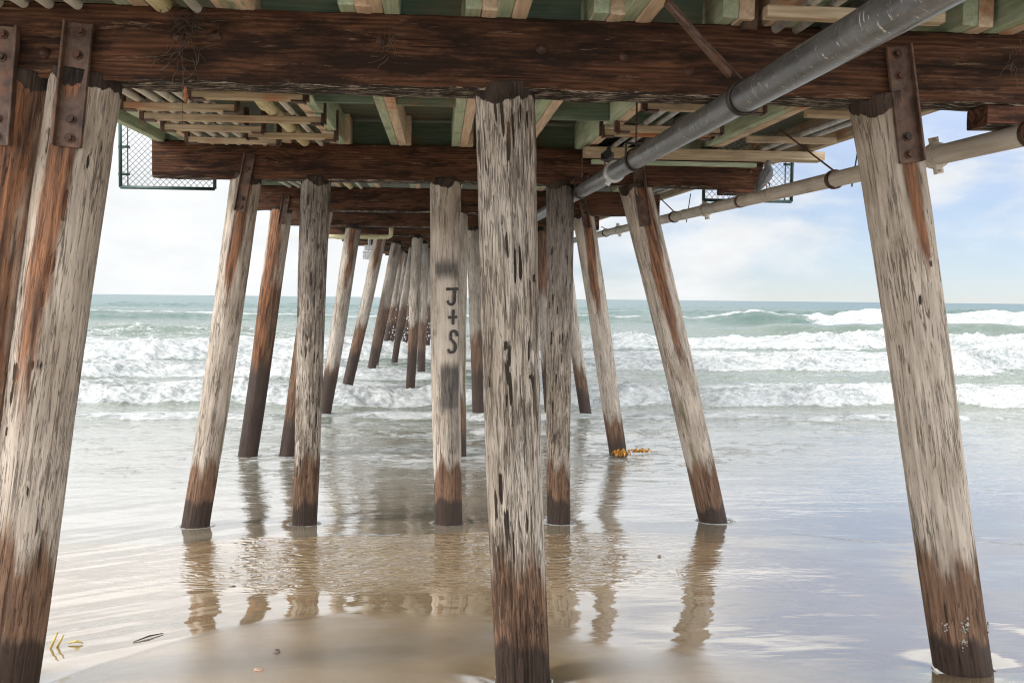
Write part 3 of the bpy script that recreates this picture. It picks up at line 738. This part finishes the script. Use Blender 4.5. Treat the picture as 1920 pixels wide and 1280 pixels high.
# ------------------------------------------------------------------ the pier timbers
caps_x = {1: (-4.4, 4.75), 2: (P(285, 310, 11.86).x, P(1430, 330, 11.86).x), 3: (P(466, 380, 17.86).x, P(1237, 385, 17.86).x)}
for b in range(1, 15):
    Y = 6.0*b; x0, x1 = caps_x.get(b, (-3.55+.1*math.sin(b), 4.0+.12*math.cos(b*2)))
    z = zcap(Y)+CAPH/2
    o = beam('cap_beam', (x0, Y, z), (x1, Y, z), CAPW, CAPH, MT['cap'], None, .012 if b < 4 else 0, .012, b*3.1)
    lab = {1: 'massive dark brown timber beam across the top, nearest the camera', 2: 'dark timber crossbeam on the second row of piles, above the lettered pile'}.get(b, 'dark timber crossbeam on the %s row of piles' % ORD[b])
    tag(o, lab, 'beam', 'crossbeams capping the pile rows')
    if b <= 2:      # bolt heads with washers
        for px, py in ([(82, 100), (335, 70), (405, 68), (715, 77), (1015, 92), (1172, 106), (1292, 135)] if b == 1 else [(500, 300), (1100, 330), (1405, 322)]):
            p = P(px, py, Y-CAPW/2-.004)
            rr = [[(p.x+rad*math.cos(t), p.y-dz, p.z+rad*math.sin(t)) for t in (2*math.pi*i/14 for i in range(14))] for rad, dz in ((.034, 0), (.034, .008), (.018, .009), (.017, .022))]
            MB().loft(rr).build('bolt', MT['rustdk'], o, Matrix())
# short red blocks under the seaward ends
for b, (pa, pb) in {1: ((1850, 216), (2080, 222)), 2: ((1354, 362), (1418, 363))}.items():
    Y = 6.0*b; a = P(*pa, Y-.12); c = P(*pb, Y-.12); h = .125 if b == 1 else .07
    zz = zcap(Y)-h/2-.004
    tag(beam('packing_block', (a.x, Y-.01, zz), (c.x, Y-.01, zz), .24, h, MT['redcap'], None, .005),
        'reddish timber block under the %s end of the %s' % ('right', 'nearest crossbeam' if b == 1 else 'second crossbeam'), 'block', 'packing blocks under beam ends')

def joist(X, Y0, Y1, label, group, flip=False):
    z0, z1 = zjoist(Y0)+JH/2+.003, zjoist(Y1)+JH/2+.003
    root = empty('joist', (X, Y0, z0-JH/2)); tag(root, label, 'joist', group)
    a, c = ('green', 'tan') if not flip else ('tan', 'green')
    s = random.uniform(-.004, .004)
    beam('board', (X-.049, Y0+s, z0), (X-.049, Y1, z1), .094, JH, MT[a], root, .003, .005, X)
    beam('board', (X+.049, Y0-s, z0-.006), (X+.049, Y1, z1-.006), .094, JH, MT[c], root, .003, .005, X+3)
    return root
bay_name = ['bay overhead', 'second bay', 'third bay']
bays = {0: [-12+50, 262, 455, 722, 955, 1182, 1446, 1850], 1: [222, 444, 672, 900, 1128, 1358, 1590, 1786], 2: [238, 462, 690, 920, 1140, 1370, 1600, 1800]}
for s, lst in bays.items():
    for i, px in enumerate(lst):
        X = P(px, 50, 6).x if s < 2 else P(px, 50, 6).x
        if s == 1 and i == 0: X = -3.0
        Y0, Y1 = 6*s-.30, 6*s+6.30
        if s == 0: Y0 = -.6
        ends = 'leftmost' if i == 0 else 'rightmost' if i == len(lst)-1 else ORD[i+1]+' from the left'
        joist(X, Y0, Y1, 'paired green and tan joist, %s in the %s' % (ends, bay_name[s]), 'paired joists under the deck', flip=(px in (716, 722, 444, 1446)))
# fascia boards along both deck edges
for X, lab in ((-3.33, 'long green edge board along the left side of the deck'), (4.47, 'long tan edge board along the right side of the deck')):
    Y0, Y1 = 4.5, 88
    tag(beam('edge_board', (X, Y0, zjoist(Y0)+.19), (X, Y1, zjoist(Y1)+.19), .09, .42, MT['green' if X < 0 else 'tang'], None, 0, .006, 0, 60), lab, 'board', 'deck edge boards')
# deck planks: one decked surface
mb = MB(); yy = -2.0
while yy < 88:
    w = .285; zz = zjoist(yy)+JH+.05
    xl, xr = -3.40+random.uniform(-.03, .03), 4.54+random.uniform(-.03, .03)
    mb.box(((xl+xr)/2, yy+w/2, zz), (xr-xl, w-.012, .085)); yy += w
tag(mb.build('pier_deck', MT['deck'], None, None, False), 'dark plank deck of the pier seen from below', 'deck')
# blocking boards between the joists
def blocking(Y, i, Xa, Xb, where, mat='dgreen', dz=.0, h=.30):
    z = zjoist(Y)+h/2+dz
    tag(beam('blocking_board', (Xa, Y, z), (Xb, Y, z), .045, h, MT[mat], None, .002, .004, Y+Xa), 'green blocking board, %s between joists %s' % (where, 'from the left' if False else ['at the far left', 'left of centre', 'over the lettered pile', 'behind the thick front pile', 'right of centre', 'near the grey pipe', 'at the far right', 'by the right edge'][min(i, 7)]), 'board', 'blocking boards between joists')
jx1 = [P(p, 50, 6).x for p in bays[1]]; jx0 = [P(p, 50, 6).x for p in bays[0]]
for i in range(1, 6): blocking([0, 8.9, 8.95, 9.35, 9.55, 9.65][i], i, jx1[i]+.10, jx1[i+1]-.10, 'midway through the second bay', dz=-.015)
for i in range(1, 6): blocking(6.10, i, jx1[i]+.12, jx1[i+1]-.12, 'above the nearest crossbeam', dz=.03, h=.28)
for i in range(1, 6): blocking(12.12, i, jx1[i]+.10, jx1[i+1]-.10, 'above the second crossbeam', dz=.03, h=.28)

# ------------------------------------------------------------------ services slung under the deck
def hanger(name, x0, x1, Y, label, mat='tang', rods=True, zb=1.433, bh=.062, bw=.085, straps='rust', group='cross bars carrying the pipes'):
    z = zax(Y)+zb; root = empty(name, ((x0+x1)/2, Y, z)); tag(root, label, 'pipe rack', group)
    beam('cross_bar', (x0, Y, z+bh/2), (x1, Y, z+bh/2), bw, bh, MT[mat], root, .003, .004, Y)
    if rods:
        for x in (x0-.012, x1+.012):
            top = zjoist(Y)+.22
            mb = MB(); sg = 1 if x < (x0+x1)/2 else -1
            mb.box((x, Y, (z+top)/2-.01), (.016, .10, top-z+.02)); mb.box((x-sg*.022, Y+.01, (z+top)/2), (.028, .07, top-z)); mb.box((x+sg*.05, Y, z-.006), (.12, .10, .012))
            mb.build('hanger_strap', MT[straps], root, Matrix(), False)
    return root
K = 1.433
for Y, n in ((5.1, 'nearest'), (9.0, 'second'), (10.3, 'third'), (11.25, 'farthest')):
    hanger('pipe_rack', -2.84, -1.86, Y, '%s wooden cross bar under the white conduits on the left' % n, 'tang', rods=(Y != 5.1))
for Y, n in ((8.35, 'nearest'), (9.6, 'middle'), (10.75, 'farthest')):
    hanger('pipe_rack', -2.08 if n != 'middle' else -2.84, -1.16, Y, '%s rust strapped cross bar under the cream pipe' % n, 'tang')
for Y, n in ((5.3, 'nearest'), (8.35, 'second'), (9.63, 'third'), (9.95, 'fourth')):
    hanger('pipe_rack', 1.80 if Y < 9.9 else 1.70, 2.82, Y, '%s wooden cross bar under the inner right conduits' % n, 'tang', rods=Y > 6)
for Y, n in ((8.5, 'nearer'), (10.15, 'farther')):
    hanger('pipe_rack', 3.28, 4.25, Y, '%s wooden cross bar under the outer right conduits' % n, 'tang', rods=False)
hanger('pipe_rack', 1.72, 4.62, 11.45, 'wide tan plank laid along the top of the second crossbeam at right', 'tang', False, 1.40, .10, .26)
hanger('pipe_rack', 1.85, 3.9, 11.72, 'narrow green plank under the wide one on the second crossbeam', 'green', False, 1.345, .05, .10)
for i, X in enumerate((-2.72, -2.56, -2.42, -2.28, -2.12)):
    zc = zax(0)+K+.062+.032
    p = pipe('conduit', (X, 1.0, zc+SL*1), (X+.01*i, 30, zc+SL*30), .031, MT['pvc'], None, 14, .004)
    tag(p, 'white plastic conduit, %s of five on the left rack' % ['outermost', 'second', 'middle', 'fourth', 'innermost'][i], 'pipe', 'white conduits on the left rack')
root = empty('cream_pipe', (-1.63, 1, zax(1)+1.55)); tag(root, 'thick cream plastic pipe running seaward under the joists', 'pipe')
for a, c in ((1, 5.35), (5.35, 9.2), (9.2, 13), (13, 26)):
    X = -1.63; pipe('pipe_length', (X, a, zax(a)+1.558), (X, c, zax(c)+1.558), .060, MT['cream'], root, 22)
for y in (5.3, 9.15, 11.0):
    pipe('coupling', (-1.63, y-.09, zax(y)+1.558), (-1.63, y+.09, zax(y)+1.558), .071, MT['cream'], root, 22)
tag(pipe('conduit', (-1.43, 1, zax(1)+1.53), (-1.43, 26, zax(26)+1.53), .028, MT['pvc'], None, 12), 'thin pale conduit beside the thick cream pipe', 'pipe')
for i, (X, r) in enumerate(((2.06, .028), (2.19, .028), (2.40, .052), (2.62, .035))):
    tag(pipe('conduit', (X, 1, zax(1)+K+.062+r), (X, 30, zax(30)+K+.062+r), r, MT['galv' if i != 2 else 'gpipe'], None, 14), ['slim grey conduit nearest the joist on the inner right rack', 'slim grey conduit second on the inner right rack', 'thick dark grey conduit on the inner right rack', 'medium grey conduit outermost on the inner right rack'][i], 'pipe', 'conduits on the inner right rack')
for i, X in enumerate((3.86, 4.03)):
    tag(pipe('conduit', (X, 3, zax(3)+K+.09), (X, 30, zax(30)+K+.09), .030, MT['galv'], None, 14), '%s silver conduit on the outer right rack' % ['inner', 'outer'][i], 'pipe', 'silver conduits on the outer right rack')

# the big grey pipe slung below the beams
GX, GZ = 1.74, 1.02
g0, g1 = Vector((GX, .8, zax(.8)+GZ)), Vector((GX, 46, zax(46)+GZ))
gp = empty('grey_pipe', g0); tag(gp, 'large scuffed dark grey pipe slung diagonally beneath the crossbeams', 'pipe')
pipe('pipe_length', g0, (GX, 5.5, zax(5.5)+GZ), .088, MT['gpipe'], gp, 32)
pipe('pipe_length', (GX, 5.5, zax(5.5)+GZ), (GX, 9.55, zax(9.55)+GZ), .084, MT['gpipe'], gp, 32)
pipe('pipe_length', (GX, 9.55, zax(9.55)+GZ), g1, .084, MT['gpipe'], gp, 32)
def clamp(X, Y, zc, r, label, mat='blackm', rod=None, group='hanger clamps on the grey pipe', plate=True):
    root = empty('pipe_clamp', (X, Y, zc)); tag(root, label, 'clamp', group)
    M = frame(Vector((X, Y-1, zc-SL)), Vector((X, Y+1, zc+SL)))
    mb = MB(); ringband(mb, M, r+.001, r+.016, .05)
    mb.build('ring', MT[mat], root)
    if plate:
        mb = MB()
        mb.box((X-r-.004, Y, zc+r*.9), (.010, .05, r*1.5)); mb.box((X+r+.004, Y, zc+r*.9), (.010, .05, r*1.5)); mb.box((X, Y, zc+r*1.65), (2*r+.016, .05, .010))
        mb.build('yoke', MT[mat], root, None, False)
    if rod: MB().tube([Vector((X, Y, zc+r)), Vector(rod)], .009, 8).build('rod', MT['rust'], root)
    return root
for Y, lab, rod in ((5.45, 'black ring clamp on the grey pipe by the nearest crossbeam', P(1252, 6, 5.0)), (8.5, 'black yoke clamp on the grey pipe between the crossbeams', None), (11.75, 'dark ring clamp on the grey pipe at the second crossbeam', None)):
    clamp(GX, Y, zax(Y)+GZ, .088, lab, rod=rod or (GX, Y, zjoist(Y)), plate=Y != 5.45)
def coupling(parent, X, Y, zc, r, mat, ang=70):
    M = frame(Vector((X, Y-1, zc-SL)), Vector((X, Y+1, zc+SL)))
    mb = MB(); ringband(mb, M, r, r+.022, .075)
    ringband(mb, M, r, r+.012, .11)
    for s in (1, -1):
        q = R(ang); d = Vector((0, math.cos(q)*s, math.sin(q)*s))
        rot = M.to_3x3() @ Matrix.Rotation(q, 3, 'X')
        mb.box(M @ (d*(r+.038)), (.055, .05, .05), rot)
        mb.tube([M @ (d*(r+.040)+Vector((-.055, 0, 0))), M @ (d*(r+.040)+Vector((.055, 0, 0)))], .009, 8)
    return sharp(mb.build('coupling', MT[mat], parent))
coupling(gp, GX, 9.55, zax(9.55)+GZ, .084, 'galv', 120)
# the pale pipe hung outside on the right
w0, w1 = P(1900, 258, 5.95), P(1361, 384, 12)
dv = (w1-w0)/(w1.y-w0.y)
def wp(Y): return w0+dv*(Y-w0.y)
root = empty('pale_pipe', wp(3.5)); tag(root, 'long pale dirty pipe hung outside the right edge of the pier', 'pipe')
for a, c in ((3.0, 6.9), (6.9, 12.9), (12.9, 19), (19, 44)): pipe('pipe_length', wp(a), wp(c), .072, MT['wpipe'], root, 26)
for Y in (6.9, 12.9, 19.0): coupling(root, wp(Y).x, Y, wp(Y).z, .072, 'wpipe', 78)
for Y in (7.6, 10.3, 11.4, 14.0):
    M = frame(wp(Y-1), wp(Y+1)); mb = MB(); ringband(mb, M, .071, .077, .09); mb.build('pipe_band', MT['rust' if Y == 11.4 else 'wpipe'], root)
for Y, lab, rod in ((5.75, 'rusty ring clamp on the pale pipe under the nearest crossbeam end', None), (8.7, 'dark clevis clamp on the pale pipe beside the nearest right pile', P(1462, 243, 9.7)), (14.6, 'clevis clamp on the pale pipe past the second crossbeam', P(1232, 366, 15.8)), (20.4, 'far clevis clamp on the pale pipe by the third crossbeam', P(1128, 425, 21.4))):
    p = wp(Y); clamp(p.x, Y, p.z, .074, lab, rod=rod and (rod.x, rod.y, rod.z) or (p.x, Y, zcap(Y)-.1), group='hanger clamps on the pale pipe', plate=False, mat='rustdk')
for a, c, Y, lab in (((1612, 262), (1597, 350), 9.0, 'thin dark rod hanging behind the nearest right pile'), ((1295, 363), (1287, 417), 15.5, 'thin rod hanging to the pale pipe past the second crossbeam')):
    tag(MB().tube([P(*a, Y), P(*c, Y)], .008, 8).build('hanging_rod', MT['fence']), lab, 'rod', 'thin rods by the pale pipe')
# rusty strut from the joists to the grey pipe clamp, rust stained post
tag(beam('steel_strut', P(1250, 4, 5.3), P(1368, 140, 5.68), .028, .05, MT['rust'], None, .002, .004), 'slanting rusty steel strut beside the grey pipe clamp', 'strut')
tag(beam('wood_post', P(1412, -70, 5.78), P(1403, 58, 5.78), .07, .09, MT['rust'], None, .003, .005), 'short rust red post above the nearest crossbeam', 'post')
# far service pipe across, and boxes
root = empty('cross_pipe', P(618, 444, 24.6)); tag(root, 'pale yellow pipe with an elbow crossing behind the fourth row', 'pipe')
a, c = P(560, 443, 24.6), P(728, 444, 24.6); d = P(733, 438, 24.6); e_ = P(734, 425, 24.6)
MB().tube([a, (a+c)/2, c, (c+d)/2+Vector((.02, 0, -.015)), d, e_], .055, 16).build('pipe_length', MT['cream'], root)
for px in (640, 700):
    p = P(px, 444, 24.6); pipe('coupling', p-Vector((.12, 0, 0)), p+Vector((.12, 0, 0)), .066, MT['cream'], root, 16)
for (x0, y0, x1, y1), lab in (((684, 461, 704, 469), 'small pale box hung under the fifth crossbeam'), ((681, 472, 701, 486), 'lower pale box hung beside the fifth row leaning pile')):
    a = P(x0, y0, 30.5); c = P(x1, y1, 30.5); mb = MB(); mb.box((a+c)/2, (abs(c.x-a.x), .3, abs(c.z-a.z)))
    mb.box((a+c)/2+Vector((0, 0, abs(c.z-a.z)/2+.01)), (abs(c.x-a.x)*1.06, .33, .018))
    mb.tube([(a+c)/2, Vector(((a+c).x/2, 30.5, zcap(30.5)))], .02, 6)
    tag(mb.build('service_box', MT['box'], None, None, False), lab, 'box', 'service boxes under the far beams')

# ------------------------------------------------------------------ fence panels hung from the pier
def fence_panel(x0, y0, x1, y1, Y, label):
    a = P(x0, y1, Y); c = P(x1, y0, Y); L, Rr, B, T = a.x, c.x, a.z, c.z
    root = empty('fence_panel', (L, Y, B)); tag(root, label, 'fence', 'chain link panels beside the pier')
    fr = MB(); r = .022
    for s in (((L, B), (L, T)), ((Rr, B), (Rr, T)), ((L, B), (Rr, B)), ((L, T), (Rr, T))):
        fr.tube([(s[0][0], Y, s[0][1]), (s[1][0], Y, s[1][1])], r, 10)
    fr.build('frame', MT['fence'], root)
    sx = L+.09 if L < 0 else Rr-.09
    tb = MB().tube([(sx, Y, B), (sx, Y, T)], .008, 8)
    for k in range(4):
        zz = B+(T-B)*(.12+.25*k); e = L if L < 0 else Rr
        tb.box(((sx+e)/2, Y, zz), (abs(sx-e)+.05, .02, .03))
    tb.build('tension_bar', MT['fence'], root)
    w = MB(); s = .075; n = int((Rr-L)/s)+int((T-B)/s)+2
    for k in range(-n, n):
        for sg in (1, -1):
            # line x = L + k*s + sg*(z-B)
            z0, z1 = B, T; xa, xb = L+k*s, L+k*s+sg*(T-B)
            pts = []
            t0, t1 = 0.0, 1.0
            dx = xb-xa
            lo, hi = sorted(((L-xa)/dx, (Rr-xa)/dx)); t0 = max(t0, lo); t1 = min(t1, hi)
            if t1-t0 < .02: continue
            w.tube([(xa+dx*t0, Y+.004*sg, z0+(z1-z0)*t0), (xa+dx*t1, Y+.004*sg, z0+(z1-z0)*t1)], .0036, 4)
    w.build('wire_mesh', MT['wire'], root)
fence_panel(226, 150, 402, 351, 12.45, 'dark green chain link panel hanging at the left edge of the pier')
fence_panel(1319, 190, 1488, 375, 12.45, 'dark green chain link panel hanging behind the pigeon at right')

# ------------------------------------------------------------------ pigeons
def pigeon(name, loc, scale, yaw, tilt, mat, label):
    root = empty(name, loc); tag(root, label, 'bird')
    st = [(-.175, -.010, .022, .006), (-.13, .012, .030, .010), (-.085, .036, .038, .022), (-.045, .062, .052, .044), (0, .092, .062, .060), (.035, .120, .060, .062), (.058, .150, .047, .050), (.066, .176, .033, .034), (.070, .197, .026, .027), (.077, .214, .025, .025), (.088, .224, .020, .018), (.098, .226, .011, .009), (.116, .218, .005, .004), (.122, .216, .002, .002)]
    M = Matrix.Translation(loc) @ Matrix.Rotation(yaw, 4, 'Z') @ Matrix.Rotation(tilt, 4, 'Y') @ Matrix.Scale(scale, 4)
    mb = MB(); rings = []
    for i, (x, z, w, h) in enumerate(st):
        a = st[max(0, i-1)]; c = st[min(len(st)-1, i+1)]; t = Vector((c[0]-a[0], 0, c[1]-a[1])).normalized(); nz = Vector((-t.z, 0, t.x))
        rings.append([Vector((x, 0, z+.03))+Vector((0, 1, 0))*w*math.cos(q)+nz*h*math.sin(q) for q in (2*math.pi*j/14 for j in range(14))])
    mb.loft(rings)
    for s in (1, -1):    # folded wings lie along the flanks
        wr = []
        for x, z, w in ((.045, .125, .010), (.02, .110, .036), (-.03, .078, .040), (-.08, .045, .030), (-.13, .016, .018), (-.165, -.004, .006)):
            wr.append([Vector((x, s*(.060-.10*max(0, -x)**1.0*2.2+(.004*math.cos(q)))*(1 if x < .04 else .7), z+.032+w*math.sin(q))) + Vector((0, s*.006*math.cos(q), 0)) for q in (2*math.pi*j/10 for j in range(10))])
        mb.loft(wr)
    body = mb.build('plumage', MT[mat], root, M)
    b = MB().tube([(.108, 0, .250), (.118, 0, .247), (.130, 0, .241)], [.006, .005, .001], 8); b.build('beak', MT['stone'], root, M)
    for s in (1, -1):
        l = MB().tube([(.0, s*.022, .065), (.004, s*.022, .03), (.0, s*.022, .004)], [.010, .005, .004], 8)
        for q in (-.5, 0, .5): l.tube([(0, s*.022, .004), (.028*math.cos(q), s*.022+.028*math.sin(q), .001)], .003, 6)
        l.build('leg', MT['leg'], root, M)
    return root
p = wp(10.45); pigeon('pigeon', p+Vector((0, 0, .066)), 1.12, R(25), R(-22), 'bird', 'grey pigeon perched on the pale pipe below the beam end')
pigeon('pigeon', Vector((GX-.02, 9.9, zax(9.9)+GZ+.078)), 1.0, R(70), R(14), 'birdk', 'dark pigeon crouched on top of the grey pipe')

# ------------------------------------------------------------------ litter of the beach and beam
def ribbon_clump(name, c, r, n, mat, label, cat, h=.05):
    mb = MB(); rr = random.Random(5)
    for i in range(n):
        a = rr.uniform(0, 6.28); p = Vector(c)+Vector((r*rr.uniform(-1, 1), .35*r*rr.uniform(-1, 1), 0)); L = rr.uniform(.4, 1)*r
        pts = []
        for k in range(6):
            t = k/5; pts.append(p+Vector((math.cos(a)*L*t, math.sin(a)*L*t*.5, h*math.sin(t*3.0)*rr.uniform(.5, 1.1)+.01)))
        rings = []
        wv = rr.uniform(.012, .03)
        for k, q in enumerate(pts):
            ww = wv*math.sin(.4+2.4*k/5); d = Vector((-math.sin(a), math.cos(a), .4))*ww
            rings.append([q+d, q-d, q-d+Vector((0, 0, .004)), q+d+Vector((0, 0, .004))])
        mb.loft(rings)
        if i % 3 == 0: mb.tube([pts[2]+Vector((0, 0, -.012)), pts[2]+Vector((.01, 0, .012)), pts[2]+Vector((.02, 0, .03))], [.004, .016, .005], 8)
    return tag(mb.build(name, MT[mat]), label, cat, 'kelp washed up by the piles')
k1 = P(1164, 860, 17.75); k1.z = .0
ribbon_clump('kelp', (k1.x, k1.y, .01), .12, 26, 'kelp', 'orange kelp caught against the foot of a third row pile', 'kelp', .12)
k2 = P(1199, 852, 18.2)
ribbon_clump('kelp', (k2.x, k2.y, .01), .15, 22, 'kelp', 'loose orange kelp floating right of the pile', 'kelp', .06)
def on_sand(px, py):
    p = ground_hit(px, py); return Vector((p.x, p.y, float(sand_z(p.x, p.y))))
q = on_sand(97, 1216); root = empty('reed_scrap', q); tag(root, 'two bright yellow reed stalks stuck in the sand by the left puddle', 'reed')
for (a, c) in (((92, 1216), (108, 1184)), ((104, 1214), (119, 1190))):
    p0 = on_sand(*a); s = P(c[0], c[1], p0.y); m_ = (p0+s)/2+Vector((.008, 0, .004))
    MB().tube([p0-Vector((0, 0, .02)), m_, s], [.010, .009, .006], 8).build('stalk', MT['reed'], root)
q = on_sand(142, 1210); tag(MB().tube([q+Vector((-.05, 0, .012)), q+Vector((0, .01, .02)), q+Vector((.05, 0, .01))], [.006, .011, .004], 8).build('reed_scrap', MT['reed']), 'small flat yellow reed scrap lying on the sand', 'reed')
def lump(name, px, py, size, mat, label, cat, seed):
    q = on_sand(px, py); bm = bmesh.new(); bmesh.ops.create_icosphere(bm, subdivisions=3, radius=1)
    rr = random.Random(seed); ph = [rr.uniform(0, 6) for _ in range(6)]
    for v in bm.verts:
        f = 1+.22*math.sin(v.co.x*2.3+ph[0])+.18*math.sin(v.co.y*3.1+ph[1])+.12*math.sin(v.co.z*4+v.co.x*3+ph[2])
        v.co = Vector((v.co.x*size[0], v.co.y*size[1], v.co.z*size[2]))*f
    me = bpy.data.meshes.new(name); bm.to_mesh(me); bm.free()
    return tag(link(name, me, MT[mat], None, Matrix.Translation(q+Vector((0, 0, size[2]*.45)))), label, cat, 'scraps on the sand')
lump('pebble', 517, 1226, (.028, .02, .013), 'stone', 'dark wet pebble on the damp sand left of the thick centre pile', 'pebble', 1)
lump('shell', 483, 1262, (.03, .018, .011), 'shell', 'broken pinkish shell at the bottom of the sand', 'shell', 2)
lump('pebble', 1236, 1046, (.022, .018, .012), 'stone', 'tiny dark pebble in the shallow film right of the centre', 'pebble', 3)
lump('pebble', 436, 1098, (.032, .014, .006), 'stone', 'flat dark scrap in the mirror film between reflections', 'pebble', 4)
s0, s1 = on_sand(250, 1208), on_sand(306, 1191); mid = (s0+s1)/2
tag(MB().tube([s0+Vector((0, 0, .004)), mid+Vector((.0, .01, .012)), s1+Vector((0, 0, .006))], [.003, .006, .003], 8).build('driftwood_stick', MT['stick']), 'thin black waterlogged stick on the film edge at left', 'stick')
# dusty webs and nest straw on the near beam
def webs(px0, py0, n, label, ln=(.08, .4), spread=.16, seed=1):
    rr = random.Random(seed); mb = MB(); o0 = P(px0, py0, 5.835)
    root = empty('cobweb', o0); tag(root, label, 'cobweb', 'dusty webs on the nearest crossbeam')
    for i in range(n):
        p = o0+Vector((rr.gauss(0, spread*.6), rr.uniform(-.02, .012), rr.uniform(-.16, .05))); L = rr.uniform(*ln)
        pts = [p]; d = Vector((rr.uniform(-.5, .5), 0, -1))
        for k in range(5):
            d = (d+Vector((rr.uniform(-.7, .7), rr.uniform(-.1, .1), rr.uniform(-.3, .3)))).normalized(); pts.append(pts[-1]+d*L/5)
        mb.tube(pts, rr.uniform(.0012, .0026), 4)
    mb.build('strand', MT['web'], root)
    return root
w = webs(345, 70, 18, 'tangle of dusty cobwebs with dry straw hanging over the nearest beam', (.06, .26), .09, seed=3)
mb = MB(); rr = random.Random(9); o0 = P(355, 42, 5.84)
for i in range(45):
    p = o0+Vector((rr.gauss(0, .07), rr.uniform(-.05, .03), rr.gauss(.0, .05))); d = Vector((rr.gauss(0, 1), rr.gauss(0, .5), rr.gauss(0, .7))).normalized()*rr.uniform(.03, .09)
    mb.tube([p-d, p+Vector((0, 0, .01)), p+d], .0025, 4)
mb.build('straw', MT['nest'], w)
c = P(348, 178, 5.82)
tag(MB().tube([P(341, 60, 5.82), P(343, 130, 5.82), P(342, 235, 5.82)], .0015, 4).build('web_thread', MT['web']), 'single dark thread hanging below the nearest beam', 'thread')
MBl = MB(); MBl.loft([[c+Vector((-.012*s, -.004, .055-.11*t)), c+Vector((.014*s, -.012, .055-.11*t)), c+Vector((.012*s, .006, .055-.11*t)), c+Vector((-.010*s, .008, .055-.11*t))] for t, s in ((0, .2), (.25, 1), (.6, 1.2), (.85, .7), (1, .1))])
tag(MBl.build('dry_leaf', MT['leaf']), 'curled reddish dry leaf caught in the web under the beam', 'leaf')
webs(732, 60, 9, 'pale web strands on the nearest beam above the lettered pile', (.05, .22), .03, 5)
webs(1900, 90, 14, 'web tangle on the nearest beam at the right edge', (.04, .14), .025, 8)
# spray bursting round the far piles
rr = random.Random(4); bm = bmesh.new()
for i in range(260):
    px = rr.gauss(765, 34); py = 636-abs(rr.gauss(0, 30))
    if rr.random() < .3: px = rr.gauss(812, 10)
    p = P(px, py, rr.uniform(44, 47)); r = rr.choice((.008, .012, .018, .026))*rr.uniform(.7, 1.2)
    bmesh.ops.create_icosphere(bm, subdivisions=1, radius=r, matrix=Matrix.Translation(p))
me = bpy.data.meshes.new('sea_spray'); bm.to_mesh(me); bm.free()
tag(link('sea_spray', me, MT['foamsolid']), 'white spray thrown up where a wave hits the far piles', 'spray', kind='stuff')

# ------------------------------------------------------------------ sky and sun
SUN_EL, SUN_AZ = R(38), R(-105)      # azimuth from +y toward +x
wd = bpy.data.worlds.new('World'); SC.world = wd; wd.use_nodes = True
k = NT('', False); k.t = wd.node_tree; bg = k.t.nodes['Background']
sky = k.n('ShaderNodeTexSky', {'sky_type': 'NISHITA', 'sun_disc': False, 'sun_elevation': SUN_EL, 'sun_rotation': SUN_AZ, 'air_density': 1.0, 'dust_density': .0, 'ozone_density': 4.0})
dirv = k.n('ShaderNodeTexCoord').outputs['Generated']
sp = k.n('ShaderNodeSeparateXYZ', None, Vector=dirv)
nz = k.noise(k.map(dirv, (6, 6, 17), (3.1, .4, 1.7)), 1.0, 7, .55, None, .3)
nz2 = k.noise(k.map(dirv, (14, 14, 34), (1.1, 2.4, .7)), 1.0, 6, .6)
left = k.mapr(sp.outputs[0], -.20, .42, .50, -.02, 'LINEAR')
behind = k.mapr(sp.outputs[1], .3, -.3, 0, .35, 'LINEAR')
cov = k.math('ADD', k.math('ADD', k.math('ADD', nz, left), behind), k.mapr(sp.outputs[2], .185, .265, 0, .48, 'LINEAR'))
mask = k.mapr(cov, .45, .74, .42, 1.0)
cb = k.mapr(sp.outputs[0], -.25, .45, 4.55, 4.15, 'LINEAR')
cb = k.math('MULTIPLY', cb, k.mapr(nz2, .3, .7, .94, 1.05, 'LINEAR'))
cb = k.math('MULTIPLY', cb, k.math('MAXIMUM', k.math('MULTIPLY', k.mapr(sp.outputs[1], .35, -.25, 1.0, 4.6, 'LINEAR'), k.mapr(sp.outputs[2], .25, .6, 1.0, .45, 'LINEAR')), k.math('MULTIPLY', k.mapr(sp.outputs[2], .12, .24, 1.0, 1.75, 'LINEAR'), k.mapr(sp.outputs[2], .45, .75, 1.0, .55, 'LINEAR'))))  # unseen low sky behind the camera brightened, added to light pile and beam fronts
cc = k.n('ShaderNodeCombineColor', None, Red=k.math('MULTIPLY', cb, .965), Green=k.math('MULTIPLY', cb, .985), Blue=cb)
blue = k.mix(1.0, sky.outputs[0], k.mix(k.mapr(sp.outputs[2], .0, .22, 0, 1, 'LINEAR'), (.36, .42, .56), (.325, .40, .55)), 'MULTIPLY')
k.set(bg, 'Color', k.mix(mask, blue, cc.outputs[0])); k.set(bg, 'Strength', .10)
sd = bpy.data.lights.new('sun', 'SUN'); so = bpy.data.objects.new('sun', sd); COL.objects.link(so)
sd.energy = 1.3; sd.angle = R(14); sd.color = (1, .955, .89)
dv_ = Vector((math.sin(SUN_AZ)*math.cos(SUN_EL), math.cos(SUN_AZ)*math.cos(SUN_EL), math.sin(SUN_EL)))
so.rotation_euler = dv_.to_track_quat('Z', 'Y').to_euler(); so.location = (-10, -5, 12)
vs = SC.view_settings; vs.view_transform = 'Standard'; vs.look = 'None'; vs.exposure = 1.15; vs.gamma = 1
SC.render.engine = 'CYCLES'; SC.cycles.max_bounces = 7; SC.cycles.adaptive_threshold = .02; SC.cycles.diffuse_bounces = 4; SC.cycles.use_denoising = True
SC.cycles.filter_width = 1.15
